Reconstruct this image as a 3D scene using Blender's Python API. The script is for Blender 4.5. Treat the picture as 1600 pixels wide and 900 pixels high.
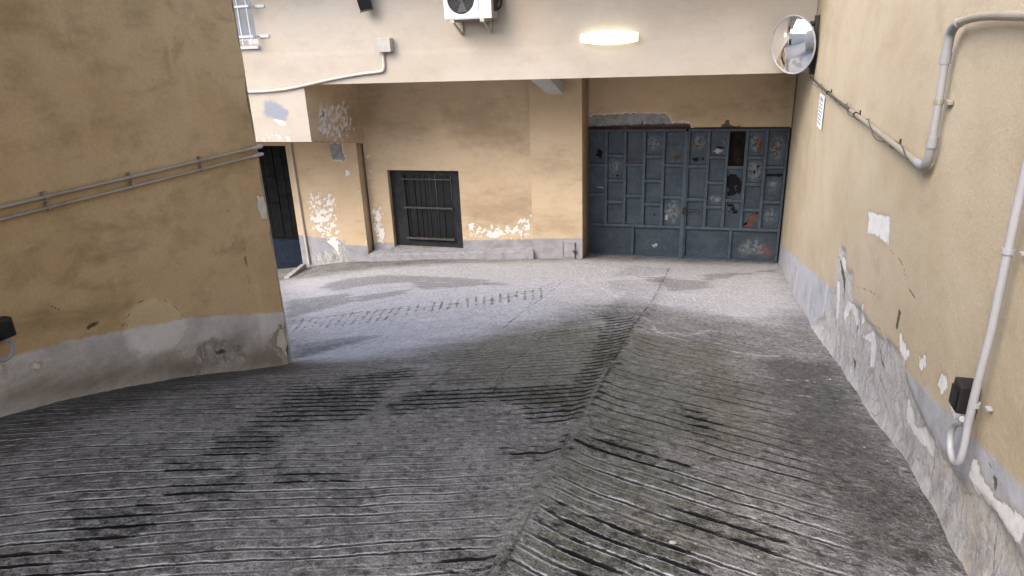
import bpy, bmesh, math, random
import numpy as np
from mathutils import Vector, Matrix

# ------------------------------------------------------------------ scene, camera, sky, sun, exposure
for o in list(bpy.data.objects): bpy.data.objects.remove(o, do_unlink=True)
scene = bpy.context.scene
COL = scene.collection
EYE = 3.7
PITCH, ROLL, YAW = 0.34966654, -0.0408746, 0.29018286
cam_d = bpy.data.cameras.new('camera'); cam = bpy.data.objects.new('camera', cam_d); COL.objects.link(cam)
h = np.array([-math.sin(YAW), math.cos(YAW), 0]); r0 = np.array([math.cos(YAW), math.sin(YAW), 0]); zz = np.array([0, 0, 1.])
fw = h*math.cos(PITCH) - zz*math.sin(PITCH); up = zz*math.cos(PITCH) + h*math.sin(PITCH)
rt = r0*math.cos(ROLL) + up*math.sin(ROLL); up2 = up*math.cos(ROLL) - r0*math.sin(ROLL)
cam.matrix_world = Matrix(((rt[0], up2[0], -fw[0], 0), (rt[1], up2[1], -fw[1], 0), (rt[2], up2[2], -fw[2], EYE), (0, 0, 0, 1)))
cam_d.sensor_width = 36; cam_d.lens = 36*1058.587/1600; cam_d.clip_start = .05; cam_d.clip_end = 500
scene.camera = cam

SUN_EL, SUN_AZ = math.radians(46), math.radians(-145)      # azimuth from +Y towards +X: high, to the left
world = bpy.data.worlds.new('World'); scene.world = world; world.use_nodes = True
wn_ = world.node_tree.nodes; sky = wn_.new('ShaderNodeTexSky'); sky.sky_type = 'NISHITA'; sky.sun_disc = False
sky.sun_elevation = SUN_EL; sky.sun_rotation = SUN_AZ; sky.air_density = 1.0; sky.dust_density = 4.0; sky.ozone_density = 1.0
bg = wn_['Background']; bg.inputs['Strength'].default_value = 0.15
world.node_tree.links.new(sky.outputs['Color'], bg.inputs['Color'])
sl = bpy.data.lights.new('sun', 'SUN'); sl.energy = .55; sl.angle = math.radians(60); sl.color = (1, .96, .9)
so = bpy.data.objects.new('sun', sl); COL.objects.link(so)
sd_ = Vector((math.sin(SUN_AZ)*math.cos(SUN_EL), math.cos(SUN_AZ)*math.cos(SUN_EL), math.sin(SUN_EL)))
so.rotation_euler = sd_.to_track_quat('Z', 'Y').to_euler(); so.location = (0, 0, 30)
scene.view_settings.view_transform = 'Standard'; scene.view_settings.look = 'None'
scene.view_settings.gamma = 1; scene.view_settings.use_curve_mapping = False
scene.view_settings.exposure = 1.76
scene.render.engine = 'CYCLES'
scene.cycles.max_bounces = 10; scene.cycles.diffuse_bounces = 6

DATA = {'R_white': [[(4.33,2.68),(4.06,2.73),(3.73,2.8),(3.71,2.76),(3.67,2.68),(3.77,2.66),(4.02,2.63),(4.26,2.57)],[(3.2,2.39),(3.16,2.41),(3.11,2.39),(2.99,2.4),(2.97,2.38),(3.06,2.33),(3.15,2.33)],[(3.15,2.31),(3.05,2.33),(2.98,2.31),(2.99,2.29),(3.09,2.28)],[(2.83,2.45),(2.75,2.5),(2.73,2.46),(2.77,2.41),(2.82,2.42)],[(2.54,2.51),(2.47,2.55),(2.44,2.5),(2.5,2.46),(2.54,2.47)],[(5.27,1.93),(5.14,1.96),(4.98,1.78),(5.05,1.69)],[(4.71,1.98),(4.39,2.07),(4.2,2.05),(4.15,1.96),(4.34,1.99),(4.51,2.01),(4.68,1.85),(4.79,1.85)],[(4.14,2.18),(4.07,2.19),(4.05,2.09),(4.14,2.04)],[(4.03,2.01),(3.77,2.16),(3.65,2.12),(3.63,2.0),(3.73,1.97),(3.79,2.08)],[(2.94,2.19),(2.84,2.2),(2.75,2.17),(2.59,2.26),(2.48,2.27),(2.48,2.2),(2.59,2.18),(2.78,2.13),(2.91,2.12)],[(2.1,2.46),(2.04,2.46),(1.99,2.45),(1.87,2.47),(1.71,2.53),(1.67,2.46),(1.73,2.45),(1.85,2.43),(1.97,2.4),(2.05,2.38),(2.1,2.39)],[(2.39,2.5),(2.34,2.5),(2.27,2.5),(2.3,2.47),(2.36,2.47)],[(5.18,2.14),(4.99,2.18),(4.97,2.09),(5.1,2.07)]],'R_decay': [[(6.24,1.16),(5.54,1.55),(5.3,1.88),(5.27,2.19),(5.0,2.26),(4.86,2.15),(4.58,2.22),(4.49,2.08),(4.2,2.13),(4.0,2.16),(3.87,2.17),(3.61,2.21),(3.35,2.29),(3.14,2.32),(2.91,2.28),(2.72,2.27),(2.56,2.28),(2.4,2.3),(2.23,2.32),(2.12,2.35),(2.0,2.4),(1.84,2.43),(1.66,2.44),(1.63,2.4),(1.96,2.1),(2.47,2.01),(3.39,1.8),(4.92,1.42)]],'R_grey': [[(2.12,2.5),(2.02,2.56),(1.87,2.59),(1.76,2.61),(1.7,2.52),(1.83,2.48),(1.98,2.46),(2.07,2.46)]],'R_dark': [[(5.3,2.11),(5.08,2.08),(4.89,2.05),(4.87,1.96),(5.09,2.03)],[(4.27,1.95),(4.24,2.03),(4.21,1.98),(4.31,1.9)],[(3.27,2.48),(3.22,2.48),(3.24,2.38),(3.27,2.39)],[(3.58,2.14),(3.5,2.12),(3.41,2.11),(3.5,2.09)],[(4.22,1.78),(4.13,1.8),(4.14,1.73)],[(1.94,2.5),(1.91,2.5),(1.89,2.48),(1.91,2.47)]],'R_crack': [[(3.69,2.67),(3.56,2.66),(3.38,2.68),(3.29,2.67),(3.23,2.63),(3.12,2.62),(3.04,2.62)],[(4.01,2.12),(3.75,2.2),(3.51,2.27)],[(5.19,2.12),(4.89,2.05),(4.83,1.88),(4.76,1.72)],[(4.35,2.2),(3.96,2.32),(3.64,2.38)],[(4.75,2.21),(4.68,2.08)],[(4.16,2.14),(4.18,2.03)],[(3.83,1.93),(3.72,1.86)],[(2.02,2.52),(1.95,2.5),(1.89,2.47)]],'R_skirt': [(11.61,0.38),(5.37,1.82),(2.99,2.31),(2.26,2.48),(1.75,2.59)],'L_pale': [[(2.65,2.35),(2.73,2.37),(2.85,2.36),(2.95,2.3),(3.02,2.2),(3.03,2.11),(2.98,2.04),(2.9,2.0),(2.72,2.03),(2.62,2.14),(2.61,2.25)]],'L_white': [[(3.89,2.75),(3.95,2.71),(3.97,2.64),(3.96,2.57),(3.9,2.58),(3.87,2.65)],[(3.88,1.72),(3.97,1.71),(3.98,1.52),(3.99,1.35),(3.87,1.57),(3.82,1.62)],[(1.95,2.36),(1.97,2.35),(1.95,2.33),(1.94,2.34)],[(2.08,2.3),(2.11,2.29),(2.09,2.28)]],'L_dark': [[(2.41,2.37),(2.47,2.37),(2.45,2.36),(2.4,2.36)],[(3.93,1.54),(3.98,1.57),(3.99,1.39),(3.94,1.45)],[(3.22,1.85),(3.31,1.82),(3.32,1.79),(3.24,1.82)]],'L_decay': [[(3.09,1.95),(3.26,1.92),(3.45,1.77),(3.49,1.67),(3.3,1.72),(3.16,1.77),(3.04,1.76),(3.01,1.79)],[(3.9,1.75),(3.98,1.65),(3.99,1.35),(3.84,1.46),(3.8,1.6),(3.74,1.68)]],'L_crack': [[(2.62,2.27),(2.65,2.33),(2.68,2.37),(2.76,2.38),(2.85,2.37),(2.94,2.31),(3.0,2.24),(3.03,2.15)],[(2.97,2.27),(3.02,2.19)],[(2.37,2.35),(2.48,2.37)],[(3.02,1.76),(3.12,1.81),(3.24,1.81)],[(3.28,1.73),(3.26,1.67),(3.2,1.68)],[(2.56,2.31),(2.62,2.29)],[(2.5,2.83),(2.52,2.78)],[(2.76,2.92),(2.81,2.87)],[(3.64,2.51),(3.66,2.43),(3.64,2.29)],[(3.5,2.53),(3.58,2.48)],[(3.51,2.73),(3.6,2.71)],[(3.19,3.59),(3.16,3.55)],[(2.19,2.6),(2.39,2.42)],[(3.67,2.43),(3.65,2.19),(3.62,2.06)]],'L_stain': [[(2.42,3.91),(2.47,3.89),(2.52,3.87),(2.57,3.85),(2.52,3.85),(2.45,3.88)],[(2.54,3.88),(2.61,3.84),(2.69,3.76),(2.66,3.76),(2.58,3.83)],[(2.16,2.49),(2.32,2.44),(2.52,2.44),(2.68,2.42),(2.67,2.38),(2.46,2.39),(2.21,2.44),(2.09,2.46)],[(2.37,2.15),(2.57,2.05),(2.58,1.98),(2.37,2.09)],[(2.14,2.2),(2.22,2.16),(2.2,2.13),(2.14,2.16)],[(1.91,2.29),(2.59,2.1),(3.89,1.64),(3.98,1.36),(2.99,1.76),(2.34,1.99),(1.86,2.14)],[(2.4,3.7),(2.47,3.68),(2.44,3.63),(2.39,3.65)],[(3.11,3.92),(3.21,3.91),(3.16,3.86),(3.1,3.88)]],'L_skirt': [(1.95,2.4),(2.33,2.33),(3.05,2.16),(3.97,1.83)],'F_blue': [[(-6.61,2.96),(-6.48,2.98),(-6.33,2.9),(-6.22,2.81),(-6.28,2.69),(-6.45,2.71),(-6.65,2.77)]],'F_white': [[(-6.53,2.72),(-6.31,2.67),(-6.29,2.61),(-6.42,2.63)],[(-6.89,2.47),(-6.51,2.52),(-6.16,2.43),(-5.99,2.39),(-6.42,2.37),(-6.88,2.38)]],'F_crack': [[(-6.27,3.73),(-6.28,3.55),(-6.24,3.37),(-6.23,3.19)],[(-6.08,3.39),(-6.14,3.32)],[(0.88,3.74),(1.0,3.76)]],'F_cast_shade': [[(-3.39,3.88),(-3.13,3.83),(-2.63,3.73),(-2.28,3.64),(-2.64,3.57),(-3.18,3.71)],[(-2.79,4.21),(-2.36,4.19),(-2.2,3.71),(-2.54,3.81)],[(-6.46,4.3),(-6.19,4.26),(-6.27,4.13),(-6.44,4.18)],[(-6.48,3.87),(-6.17,3.77),(-6.34,3.74)]],'W_white': [[(-5.9,0.83),(-5.82,0.88),(-5.82,0.65),(-5.88,0.56)],[(-5.87,0.46),(-5.75,0.53),(-5.77,0.29),(-5.86,0.32)],[(-4.08,0.65),(-3.96,0.68),(-3.99,0.57),(-4.07,0.58)],[(-3.81,0.47),(-3.51,0.55),(-3.37,0.49),(-3.63,0.39)],[(-3.06,0.66),(-2.96,0.69),(-2.94,0.6),(-3.04,0.55)]],'W_flake': [[(-6.02,0.95),(-5.74,0.9),(-5.74,0.17),(-6.01,0.16)],[(-4.12,0.71),(-3.74,0.66),(-3.26,0.73),(-2.89,0.97),(-2.89,0.41),(-4.16,0.36)],[(-6.0,1.95),(-5.88,1.89),(-5.9,1.31),(-5.99,1.43)]],'W_stain': [[(-4.44,2.6),(-3.63,2.75),(-2.89,2.38),(-2.9,1.96),(-3.9,2.07),(-4.35,2.28)],[(-5.54,2.45),(-4.58,2.34),(-4.84,2.12),(-5.56,2.23)],[(-4.1,1.0),(-2.89,1.25),(-2.9,0.75),(-4.04,0.65)],[(-5.89,3.11),(-5.58,3.1),(-5.73,2.34),(-5.92,2.34)]],'W_skirt': [(-5.92,0.23),(-5.63,0.23),(-4.18,0.34),(-2.9,0.42)],'B_white': [[(-7.21,0.69),(-6.98,0.76),(-6.77,0.71),(-6.83,0.64),(-7.11,0.61)],[(-6.91,0.26),(-6.77,0.32),(-6.68,0.2),(-6.68,-0.03),(-6.77,0.12)]],'B_flake': [[(-7.22,1.2),(-6.53,1.21),(-6.59,0.04),(-7.22,0.45)]],'B_decay': [[(-7.29,0.01),(-6.61,0.13),(-6.61,-0.18),(-7.32,-0.27)]],'G_grey': [[(-2.03,2.27),(-2.0,2.43),(-1.91,2.48),(-1.73,2.47),(-1.57,2.49),(-1.15,2.49),(-0.73,2.48),(-0.67,2.42),(-0.64,2.34),(-0.37,2.33),(-0.33,2.25)]],'G_dark': [[(0.14,2.25),(0.16,2.31),(0.21,2.32),(0.23,2.38),(0.27,2.37),(0.28,2.31),(0.34,2.28),(0.44,2.29),(0.44,2.24)],[(-2.02,2.23),(-2.02,2.29),(-1.14,2.31),(-0.34,2.32),(-0.32,2.22)],[(-1.12,2.29),(-1.1,2.38),(-1.08,2.29)],[(-0.78,2.29),(-0.76,2.35),(-0.73,2.29)]],'G_crack': [[(0.46,2.5),(0.65,2.54),(0.99,2.49)],[(-0.53,2.5),(-0.13,2.5),(0.46,2.49)]],'S_grey': [],'wet': [[(-0.8,8.66),(-0.5,8.59),(-0.46,5.84),(-0.55,5.2),(-0.53,3.38),(-0.63,3.34),(-0.69,4.16),(-0.81,5.73),(-0.91,6.04)],[(-1.06,10.36),(-0.5,10.16),(-0.51,9.42),(-1.19,9.06)],[(-1.21,8.53),(-0.52,9.02),(-0.5,8.28),(-1.0,7.61)],[(-1.11,3.13),(-0.54,3.49),(-0.51,3.23),(-0.51,3.07),(-0.8,2.92),(-0.97,2.94)],[(-0.77,2.83),(-0.51,3.05),(-0.52,2.75),(-0.71,2.7)],[(-1.46,2.91),(-1.05,3.2),(-0.98,2.98),(-1.41,2.58)],[(-2.1,2.87),(-1.76,2.89),(-1.7,3.08),(-1.56,2.67),(-1.52,2.41),(-1.71,2.3),(-1.88,2.2),(-1.91,2.43)],[(-2.02,3.21),(-1.77,3.55),(-1.64,3.3),(-1.86,2.94)],[(-1.91,2.02),(-1.7,2.14),(-1.66,2.0),(-1.67,1.91),(-1.84,1.9)],[(-1.91,1.74),(-1.76,1.8),(-1.73,1.77),(-1.89,1.71)],[(-1.79,1.63),(-1.61,1.72),(-1.56,1.59),(-1.73,1.55)],[(-1.91,1.36),(-1.75,1.49),(-1.68,1.41),(-1.68,1.29),(-1.81,1.25)],[(-1.98,1.14),(-1.8,1.2),(-1.8,1.11),(-1.89,1.07)],[(-1.76,1.2),(-1.68,1.22),(-1.69,1.16)],[(-1.44,1.79),(-1.26,1.88),(-1.25,1.86),(-1.43,1.78)],[(-0.67,1.52),(-0.53,1.59),(-0.5,1.52),(-0.68,1.48)],[(-0.72,2.31),(-0.49,2.45),(-0.48,2.39),(-0.7,2.26)],[(-0.52,2.52),(-0.4,2.52),(-0.21,2.47),(-0.05,2.37),(-0.2,2.4),(-0.48,2.45)],[(-0.03,3.12),(0.07,3.05),(0.07,2.77),(0.01,2.85)],[(-0.03,2.01),(0.08,2.02),(0.08,1.9),(-0.01,1.91)],[(0.16,1.99),(0.26,2.0),(0.23,1.9),(0.16,1.89)],[(-0.41,1.88),(-0.14,1.81),(0.02,1.72),(-0.02,1.69),(-0.22,1.75),(-0.42,1.81)],[(-0.39,1.69),(-0.33,1.71),(-0.2,1.59),(-0.25,1.57)],[(-3.34,4.74),(-3.02,5.08),(-2.94,4.94),(-3.2,4.44)]],'dusk': [[(-5.59,8.5),(-5.57,9.04),(-4.88,9.23),(-3.62,8.83),(-2.85,8.47),(-2.93,8.02),(-3.87,8.47),(-4.61,8.31),(-5.06,8.01)],[(-5.49,7.53),(-4.67,7.69),(-4.19,7.17),(-4.53,6.54),(-4.71,6.42)],[(-4.48,7.44),(-3.79,7.85),(-3.65,7.55),(-4.14,7.09)],[(-4.06,8.45),(-2.63,8.22),(-2.47,7.99),(-3.58,7.81)],[(-0.84,9.17),(0.11,9.02),(0.11,8.44),(-0.34,7.94),(-0.53,8.45)],[(0.03,8.99),(1.13,10.76),(1.03,10.24),(0.02,9.75)],[(-3.61,4.9),(-3.25,5.25),(-2.87,5.31),(-3.06,4.71),(-3.19,4.34)]],'ticks': [[(-4.48,6.23),(-4.09,5.49)],[(-4.39,6.26),(-4.02,5.52)],[(-4.3,6.3),(-3.94,5.56)],[(-4.21,6.33),(-3.87,5.59)],[(-4.12,6.36),(-3.79,5.62)],[(-4.04,6.39),(-3.71,5.65)],[(-3.95,6.43),(-3.64,5.69)],[(-3.86,6.46),(-3.56,5.72)],[(-3.77,6.5),(-3.48,5.75)],[(-3.68,6.53),(-3.4,5.78)],[(-3.6,6.57),(-3.32,5.81)],[(-3.51,6.6),(-3.24,5.84)],[(-3.42,6.64),(-3.16,5.88)],[(-3.34,6.68),(-3.18,6.17)],[(-3.25,6.72),(-3.05,6.19)],[(-3.16,6.76),(-2.97,6.23)],[(-3.08,6.8),(-2.89,6.26)],[(-2.99,6.85),(-2.8,6.3)],[(-2.91,6.89),(-2.72,6.33)],[(-2.82,6.94),(-2.64,6.37)],[(-2.74,6.99),(-2.56,6.41)],[(-2.66,7.05),(-2.43,6.44)],[(-2.57,7.1),(-2.35,6.49)],[(-2.49,7.16),(-2.27,6.53)],[(-2.41,7.23),(-2.2,6.58)],[(-2.33,7.3),(-2.12,6.63)],[(-2.25,7.37),(-2.04,6.69)],[(-2.16,7.45),(-1.96,6.75)],[(-2.08,7.53),(-1.89,6.82)],[(-2.0,7.62),(-1.81,6.89)],[(-1.92,7.71),(-1.74,6.97)]],'tickline': [[(-4.5,6.17),(-4.05,6.33),(-3.48,6.51),(-2.9,6.63),(-2.34,6.79),(-2.11,7.03),(-1.95,7.65),(-1.88,8.13)]],'lines': [[(-1.8,8.91),(-1.73,7.23),(-1.7,5.65),(-1.63,4.68),(-1.54,3.9),(-1.46,3.34),(-1.4,2.86)],[(-1.25,5.08),(-1.19,4.06),(-1.13,3.43),(-1.04,3.05)],[(-0.49,10.32),(-0.5,7.05),(-0.55,5.2),(-0.53,4.0),(-0.5,3.21)],[(-4.07,6.37),(-3.56,7.36),(-2.51,8.1),(-2.04,8.36)],[(-3.25,4.34),(-2.92,4.69),(-2.72,5.28)],[(-2.53,5.37),(-1.92,5.53),(-1.33,5.65)],[(-4.79,6.28),(-4.62,7.28),(-4.58,7.88),(-3.91,8.11)],[(-5.33,8.09),(-5.23,9.04)],[(-4.38,8.06),(-3.27,7.96),(-2.66,8.17)],[(-3.99,5.5),(-3.53,6.0),(-2.91,6.12)],[(-2.13,3.32),(-2.0,4.05),(-1.54,4.41)]],'scratch': [[(0.09,4.83),(0.27,4.74),(0.44,4.69),(0.59,4.78)],[(-0.26,5.3),(-0.06,5.24),(0.09,5.5)],[(-0.63,5.96),(-0.47,5.84),(-0.32,5.28),(-0.15,5.06)],[(0.55,4.03),(0.6,4.01)],[(0.55,3.67),(0.61,3.67)]],'ridge': [(-0.49,10.32),(-0.56,6.16),(-0.55,5.2),(-0.49,3.18),(-0.52,2.26),(-0.48,1.73),(-0.48,1.5)],'pale': [[(-6.71,9.29),(-4.21,10.33),(-2.05,10.67),(1.18,11.32),(1.04,7.37),(0.51,6.28),(-0.28,6.69),(-0.77,6.94),(-1.26,6.55),(-1.77,5.1),(-2.23,4.52),(-3.08,4.18)]],'moss': [[(-1.92,4.59),(-1.32,5.36),(-0.57,5.2),(0.28,4.99),(0.43,3.33),(0.3,2.55),(-0.2,2.37),(-0.71,2.86),(-1.35,3.18)],[(-0.6,2.37),(-0.32,2.54),(0.05,2.34),(0.36,2.33),(0.35,1.77),(-0.19,1.51),(-0.51,1.46)]],'side': [[(0.44,4.6),(0.91,4.72),(0.86,3.21),(0.83,2.4),(0.82,1.94),(0.48,1.81),(0.43,2.36),(0.39,3.09)]],'base': [[(-3.25,2.08),(-3.14,2.51),(-3.13,3.18),(-3.02,4.08),(-2.66,3.67),(-2.81,2.85),(-2.73,2.19),(-2.8,1.76)]],'stones': [(-2.13,1.45),(-2.65,2.19),(-1.26,2.44),(0.03,1.83),(-0.04,1.81),(-0.73,2.76),(0.58,2.5),(0.74,2.47),(0.75,2.37),(-2.35,1.88),(-0.82,1.53),(0.73,2.86),(-0.46,5.68),(-0.45,4.35),(0.49,2.06),(0.22,1.82)]}
DATA_P = [(-2.86,.455),(-2.02,.50)]

# ------------------------------------------------------------------ numpy helpers
WD = np.array([.041418, .999142, 0]); WN = np.array([.999142, -.041418, 0]); ZV = np.array([0, 0, 1.])
XV = np.array([1., 0, 0]); YV = np.array([0, 1., 0])
def hash2(i, j, k):
    v = (i.astype(np.int64)*374761393 + j.astype(np.int64)*668265263 + k*974634777) & 0x7fffffff
    v = ((v ^ (v >> 13))*1274126177) & 0x7fffffff
    return ((v ^ (v >> 16)) & 0xffff)/65535.0
def vnoise(x, y, seed=0):
    i = np.floor(x); j = np.floor(y); fx = x-i; fy = y-j
    fx = fx*fx*(3-2*fx); fy = fy*fy*(3-2*fy)
    a = hash2(i, j, seed); b = hash2(i+1, j, seed); c = hash2(i, j+1, seed); d = hash2(i+1, j+1, seed)
    return (a*(1-fx)+b*fx)*(1-fy)+(c*(1-fx)+d*fx)*fy
def fbm(x, y, oct=4, seed=0):
    s = 0; a = .5
    for k in range(oct): s = s+a*vnoise(x*2**k, y*2**k, seed+k*17); a *= .5
    return s/(1-.5**oct)
def seg_d(px, py, a, b):
    vx, vy = b[0]-a[0], b[1]-a[1]; L = vx*vx+vy*vy+1e-12
    t = np.clip(((px-a[0])*vx+(py-a[1])*vy)/L, 0, 1)
    return np.hypot(px-a[0]-t*vx, py-a[1]-t*vy)
def sdf_polys(px, py, polys, far=.6):
    out = np.full(px.shape, far)
    for P in polys:
        xs = [p[0] for p in P]; ys = [p[1] for p in P]
        m = (px > min(xs)-far) & (px < max(xs)+far) & (py > min(ys)-far) & (py < max(ys)+far)
        if not m.any(): continue
        x = px[m]; y = py[m]; d = np.full(x.shape, 9.); ins = np.zeros(x.shape, bool)
        for k in range(len(P)):
            a, b = P[k], P[(k+1) % len(P)]
            d = np.minimum(d, seg_d(x, y, a, b))
            c = ((a[1] > y) != (b[1] > y)) & (x < (b[0]-a[0])*(y-a[1])/(b[1]-a[1]+1e-12)+a[0])
            ins ^= c
        out[m] = np.minimum(out[m], np.where(ins, -d, d))
    return np.clip(out, -far, far)
def dist_lines(px, py, lines, far=.4):
    out = np.full(px.shape, far)
    for P in lines:
        xs = [p[0] for p in P]; ys = [p[1] for p in P]
        m = (px > min(xs)-far) & (px < max(xs)+far) & (py > min(ys)-far) & (py < max(ys)+far)
        if not m.any(): continue
        x = px[m]; y = py[m]; d = out[m]
        for a, b in zip(P[:-1], P[1:]): d = np.minimum(d, seg_d(x, y, a, b))
        out[m] = d
    return out

# ------------------------------------------------------------------ objects
BASE = {}
def wbase(p): return BASE[p.name] if p is not None else np.zeros(3)
def link_mesh(name, me, mat, parent=None, base=None):
    """me holds world coordinates; shift them to the parent's (or own) base"""
    o = bpy.data.objects.new(name, me); COL.objects.link(o)
    b = wbase(parent) if parent is not None else (np.array(base, float) if base is not None else np.zeros(3))
    me.transform(Matrix.Translation(-Vector(b)))
    if parent is not None: o.parent = parent
    else: o.location = b
    BASE[o.name] = b
    if mat is not None: me.materials.append(mat)
    return o
def tag(o, label=None, cat=None, group=None, kind=None):
    if label: o['label'] = label
    if cat: o['category'] = cat
    if group: o['group'] = group
    if kind: o['kind'] = kind
    return o
def thing(name, loc, label, cat, group=None):
    o = bpy.data.objects.new(name, None); COL.objects.link(o); o.location = loc; o.empty_display_size = .2
    BASE[o.name] = np.array(loc, float)
    return tag(o, label, cat, group)
def from_bm(name, bm, mat, parent=None, base=None, smooth=False):
    bmesh.ops.recalc_face_normals(bm, faces=bm.faces)
    me = bpy.data.meshes.new(name); bm.to_mesh(me); bm.free()
    if smooth:
        me.polygons.foreach_set('use_smooth', [True]*len(me.polygons))
        try: me.set_sharp_from_angle(angle=math.radians(40))
        except Exception: pass
    return link_mesh(name, me, mat, parent, base)
def add_box(bm, lo, hi, bev=0.0, M=None):
    r = bmesh.ops.create_cube(bm, size=1); vs = r['verts']
    for v in vs: v.co = Vector([lo[k]+(v.co[k]+.5)*(hi[k]-lo[k]) for k in range(3)])
    if bev:
        es = list({e for v in vs for e in v.link_edges})
        rb = bmesh.ops.bevel(bm, geom=es, offset=bev, segments=2, affect='EDGES', profile=.6)
        vs = list({v for f in rb['faces'] for v in f.verts} | {v for v in vs if v.is_valid})
    if M is not None:
        for v in vs: v.co = M @ v.co
    return vs
def box(name, lo, hi, mat, parent=None, bev=.004, base=None):
    bm = bmesh.new(); add_box(bm, lo, hi, bev); return from_bm(name, bm, mat, parent, base)
def add_tube(bm, pts, r, seg=10, caps=True):
    pts = [Vector(p) for p in pts]; rings = []; n = len(pts)
    rad = r if isinstance(r, (list, tuple)) else [r]*n
    T = [(pts[min(i+1, n-1)]-pts[max(i-1, 0)]).normalized() for i in range(n)]
    a = Vector((0, 0, 1)) if abs(T[0].z) < .9 else Vector((1, 0, 0))
    u = T[0].cross(a).normalized()
    for i in range(n):
        u = (u-T[i]*u.dot(T[i])).normalized(); v = T[i].cross(u)
        rings.append([bm.verts.new(pts[i]+(u*math.cos(2*math.pi*k/seg)+v*math.sin(2*math.pi*k/seg))*rad[i]) for k in range(seg)])
    for i in range(n-1):
        for k in range(seg): bm.faces.new((rings[i][k], rings[i][(k+1) % seg], rings[i+1][(k+1) % seg], rings[i+1][k]))
    if caps: bm.faces.new(rings[0][::-1]); bm.faces.new(rings[-1])
def tube(name, pts, r, mat, parent=None, base=None, seg=10):
    bm = bmesh.new(); add_tube(bm, pts, r, seg); return from_bm(name, bm, mat, parent, base, True)
def smooth_path(pts, n=6):
    """Catmull-Rom through the points"""
    P = [Vector(p) for p in pts]; P = [P[0]*2-P[1]]+P+[P[-1]*2-P[-2]]; out = []
    for i in range(1, len(P)-2):
        for k in range(n):
            t = k/n; a, b, c, d = P[i-1], P[i], P[i+1], P[i+2]
            out.append(.5*((2*b)+(c-a)*t+(2*a-5*b+4*c-d)*t*t+(3*b-a-3*c+d)*t**3))
    out.append(P[-2]); return out
def add_prism(bm, poly, axis, a, b):
    """extrude a 2-D outline (in the two other axes) along axis from a to b"""
    def mk(p, t):
        if axis == 0: return Vector((t, p[0], p[1]))
        if axis == 1: return Vector((p[0], t, p[1]))
        return Vector((p[0], p[1], t))
    A = [bm.verts.new(mk(p, a)) for p in poly]; B = [bm.verts.new(mk(p, b)) for p in poly]; n = len(poly)
    bm.faces.new(A); bm.faces.new(B[::-1])
    for i in range(n): bm.faces.new((A[i], B[i], B[(i+1) % n], A[(i+1) % n]))
def prism(name, poly, axis, a, b, mat, parent=None, base=None):
    bm = bmesh.new(); add_prism(bm, poly, axis, a, b); return from_bm(name, bm, mat, parent, base)
def grid_lines(a, b, step, extra=()):
    n = max(1, int(round((b-a)/step))); L = set(np.round(np.linspace(a, b, n+1), 5))
    for e in extra:
        if a < e < b:
            L = {x for x in L if abs(x-e) > step*.35 or x in (a, b)}; L.add(round(e, 5))
    return np.array(sorted(L))
def surf(name, O, U, V, N, us, vs, mat, parent=None, attrs=None, holes=(), disp=None, thick=.25, base=None, shape=None):
    """wall: gridded front face with wear attributes, solid back and sides"""
    O, U, V, N = [np.array(q, float) for q in (O, U, V, N)]
    uu, vv = np.meshgrid(us, vs); nu, nv = len(us), len(vs); u = uu.ravel(); v = vv.ravel()
    dp = disp(u, v) if disp is not None else np.zeros_like(u)
    co = O+u[:, None]*U+v[:, None]*V+dp[:, None]*N
    idx = np.arange(nu*nv).reshape(nv, nu)
    q = np.stack([idx[:-1, :-1], idx[:-1, 1:], idx[1:, 1:], idx[1:, :-1]], -1).reshape(-1, 4)
    uc = (uu[:-1, :-1]+uu[1:, 1:]).ravel()/2; vc = (vv[:-1, :-1]+vv[1:, 1:]).ravel()/2
    keep = np.ones(len(q), bool)
    for (a, b, c, d) in holes: keep &= ~((uc > a) & (uc < b) & (vc > c) & (vc < d))
    if shape is not None: keep &= shape(uc, vc)
    q = q[keep]
    if np.dot(np.cross(U, V), N) < 0: q = q[:, ::-1]
    nf = nu*nv; ring = []
    if thick:
        ring = [(us[0], vs[0]), (us[-1], vs[0]), (us[-1], vs[-1]), (us[0], vs[-1])]
        fr = np.array([O+a*U+b*V-N*.0015 for a, b in ring]); bk = fr-N*thick
        co = np.vstack([co, fr, bk]); sides = []
        for k in range(4): sides.append([nf+k, nf+(k+1) % 4, nf+4+(k+1) % 4, nf+4+k])
        if not holes: sides.append([nf+4, nf+5, nf+6, nf+7])
        q = np.vstack([q, np.array(sides)])
    me = bpy.data.meshes.new(name)
    me.vertices.add(len(co)); me.vertices.foreach_set('co', co.astype(np.float32).ravel())
    me.loops.add(len(q)*4); me.loops.foreach_set('vertex_index', q.astype(np.int32).ravel())
    me.polygons.add(len(q)); me.polygons.foreach_set('loop_start', np.arange(0, len(q)*4, 4, dtype=np.int32))
    me.update(calc_edges=True); me.validate()
    for k, f in (attrs or {}).items():
        a = me.attributes.new(k, 'FLOAT', 'POINT'); val = f(u, v) if callable(f) else np.full(u.shape, f)
        val = np.concatenate([val, np.full(len(co)-nf, float(np.median(val)))])
        a.data.foreach_set('value', val.astype(np.float32))
    return link_mesh(name, me, mat, parent, base)

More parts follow.
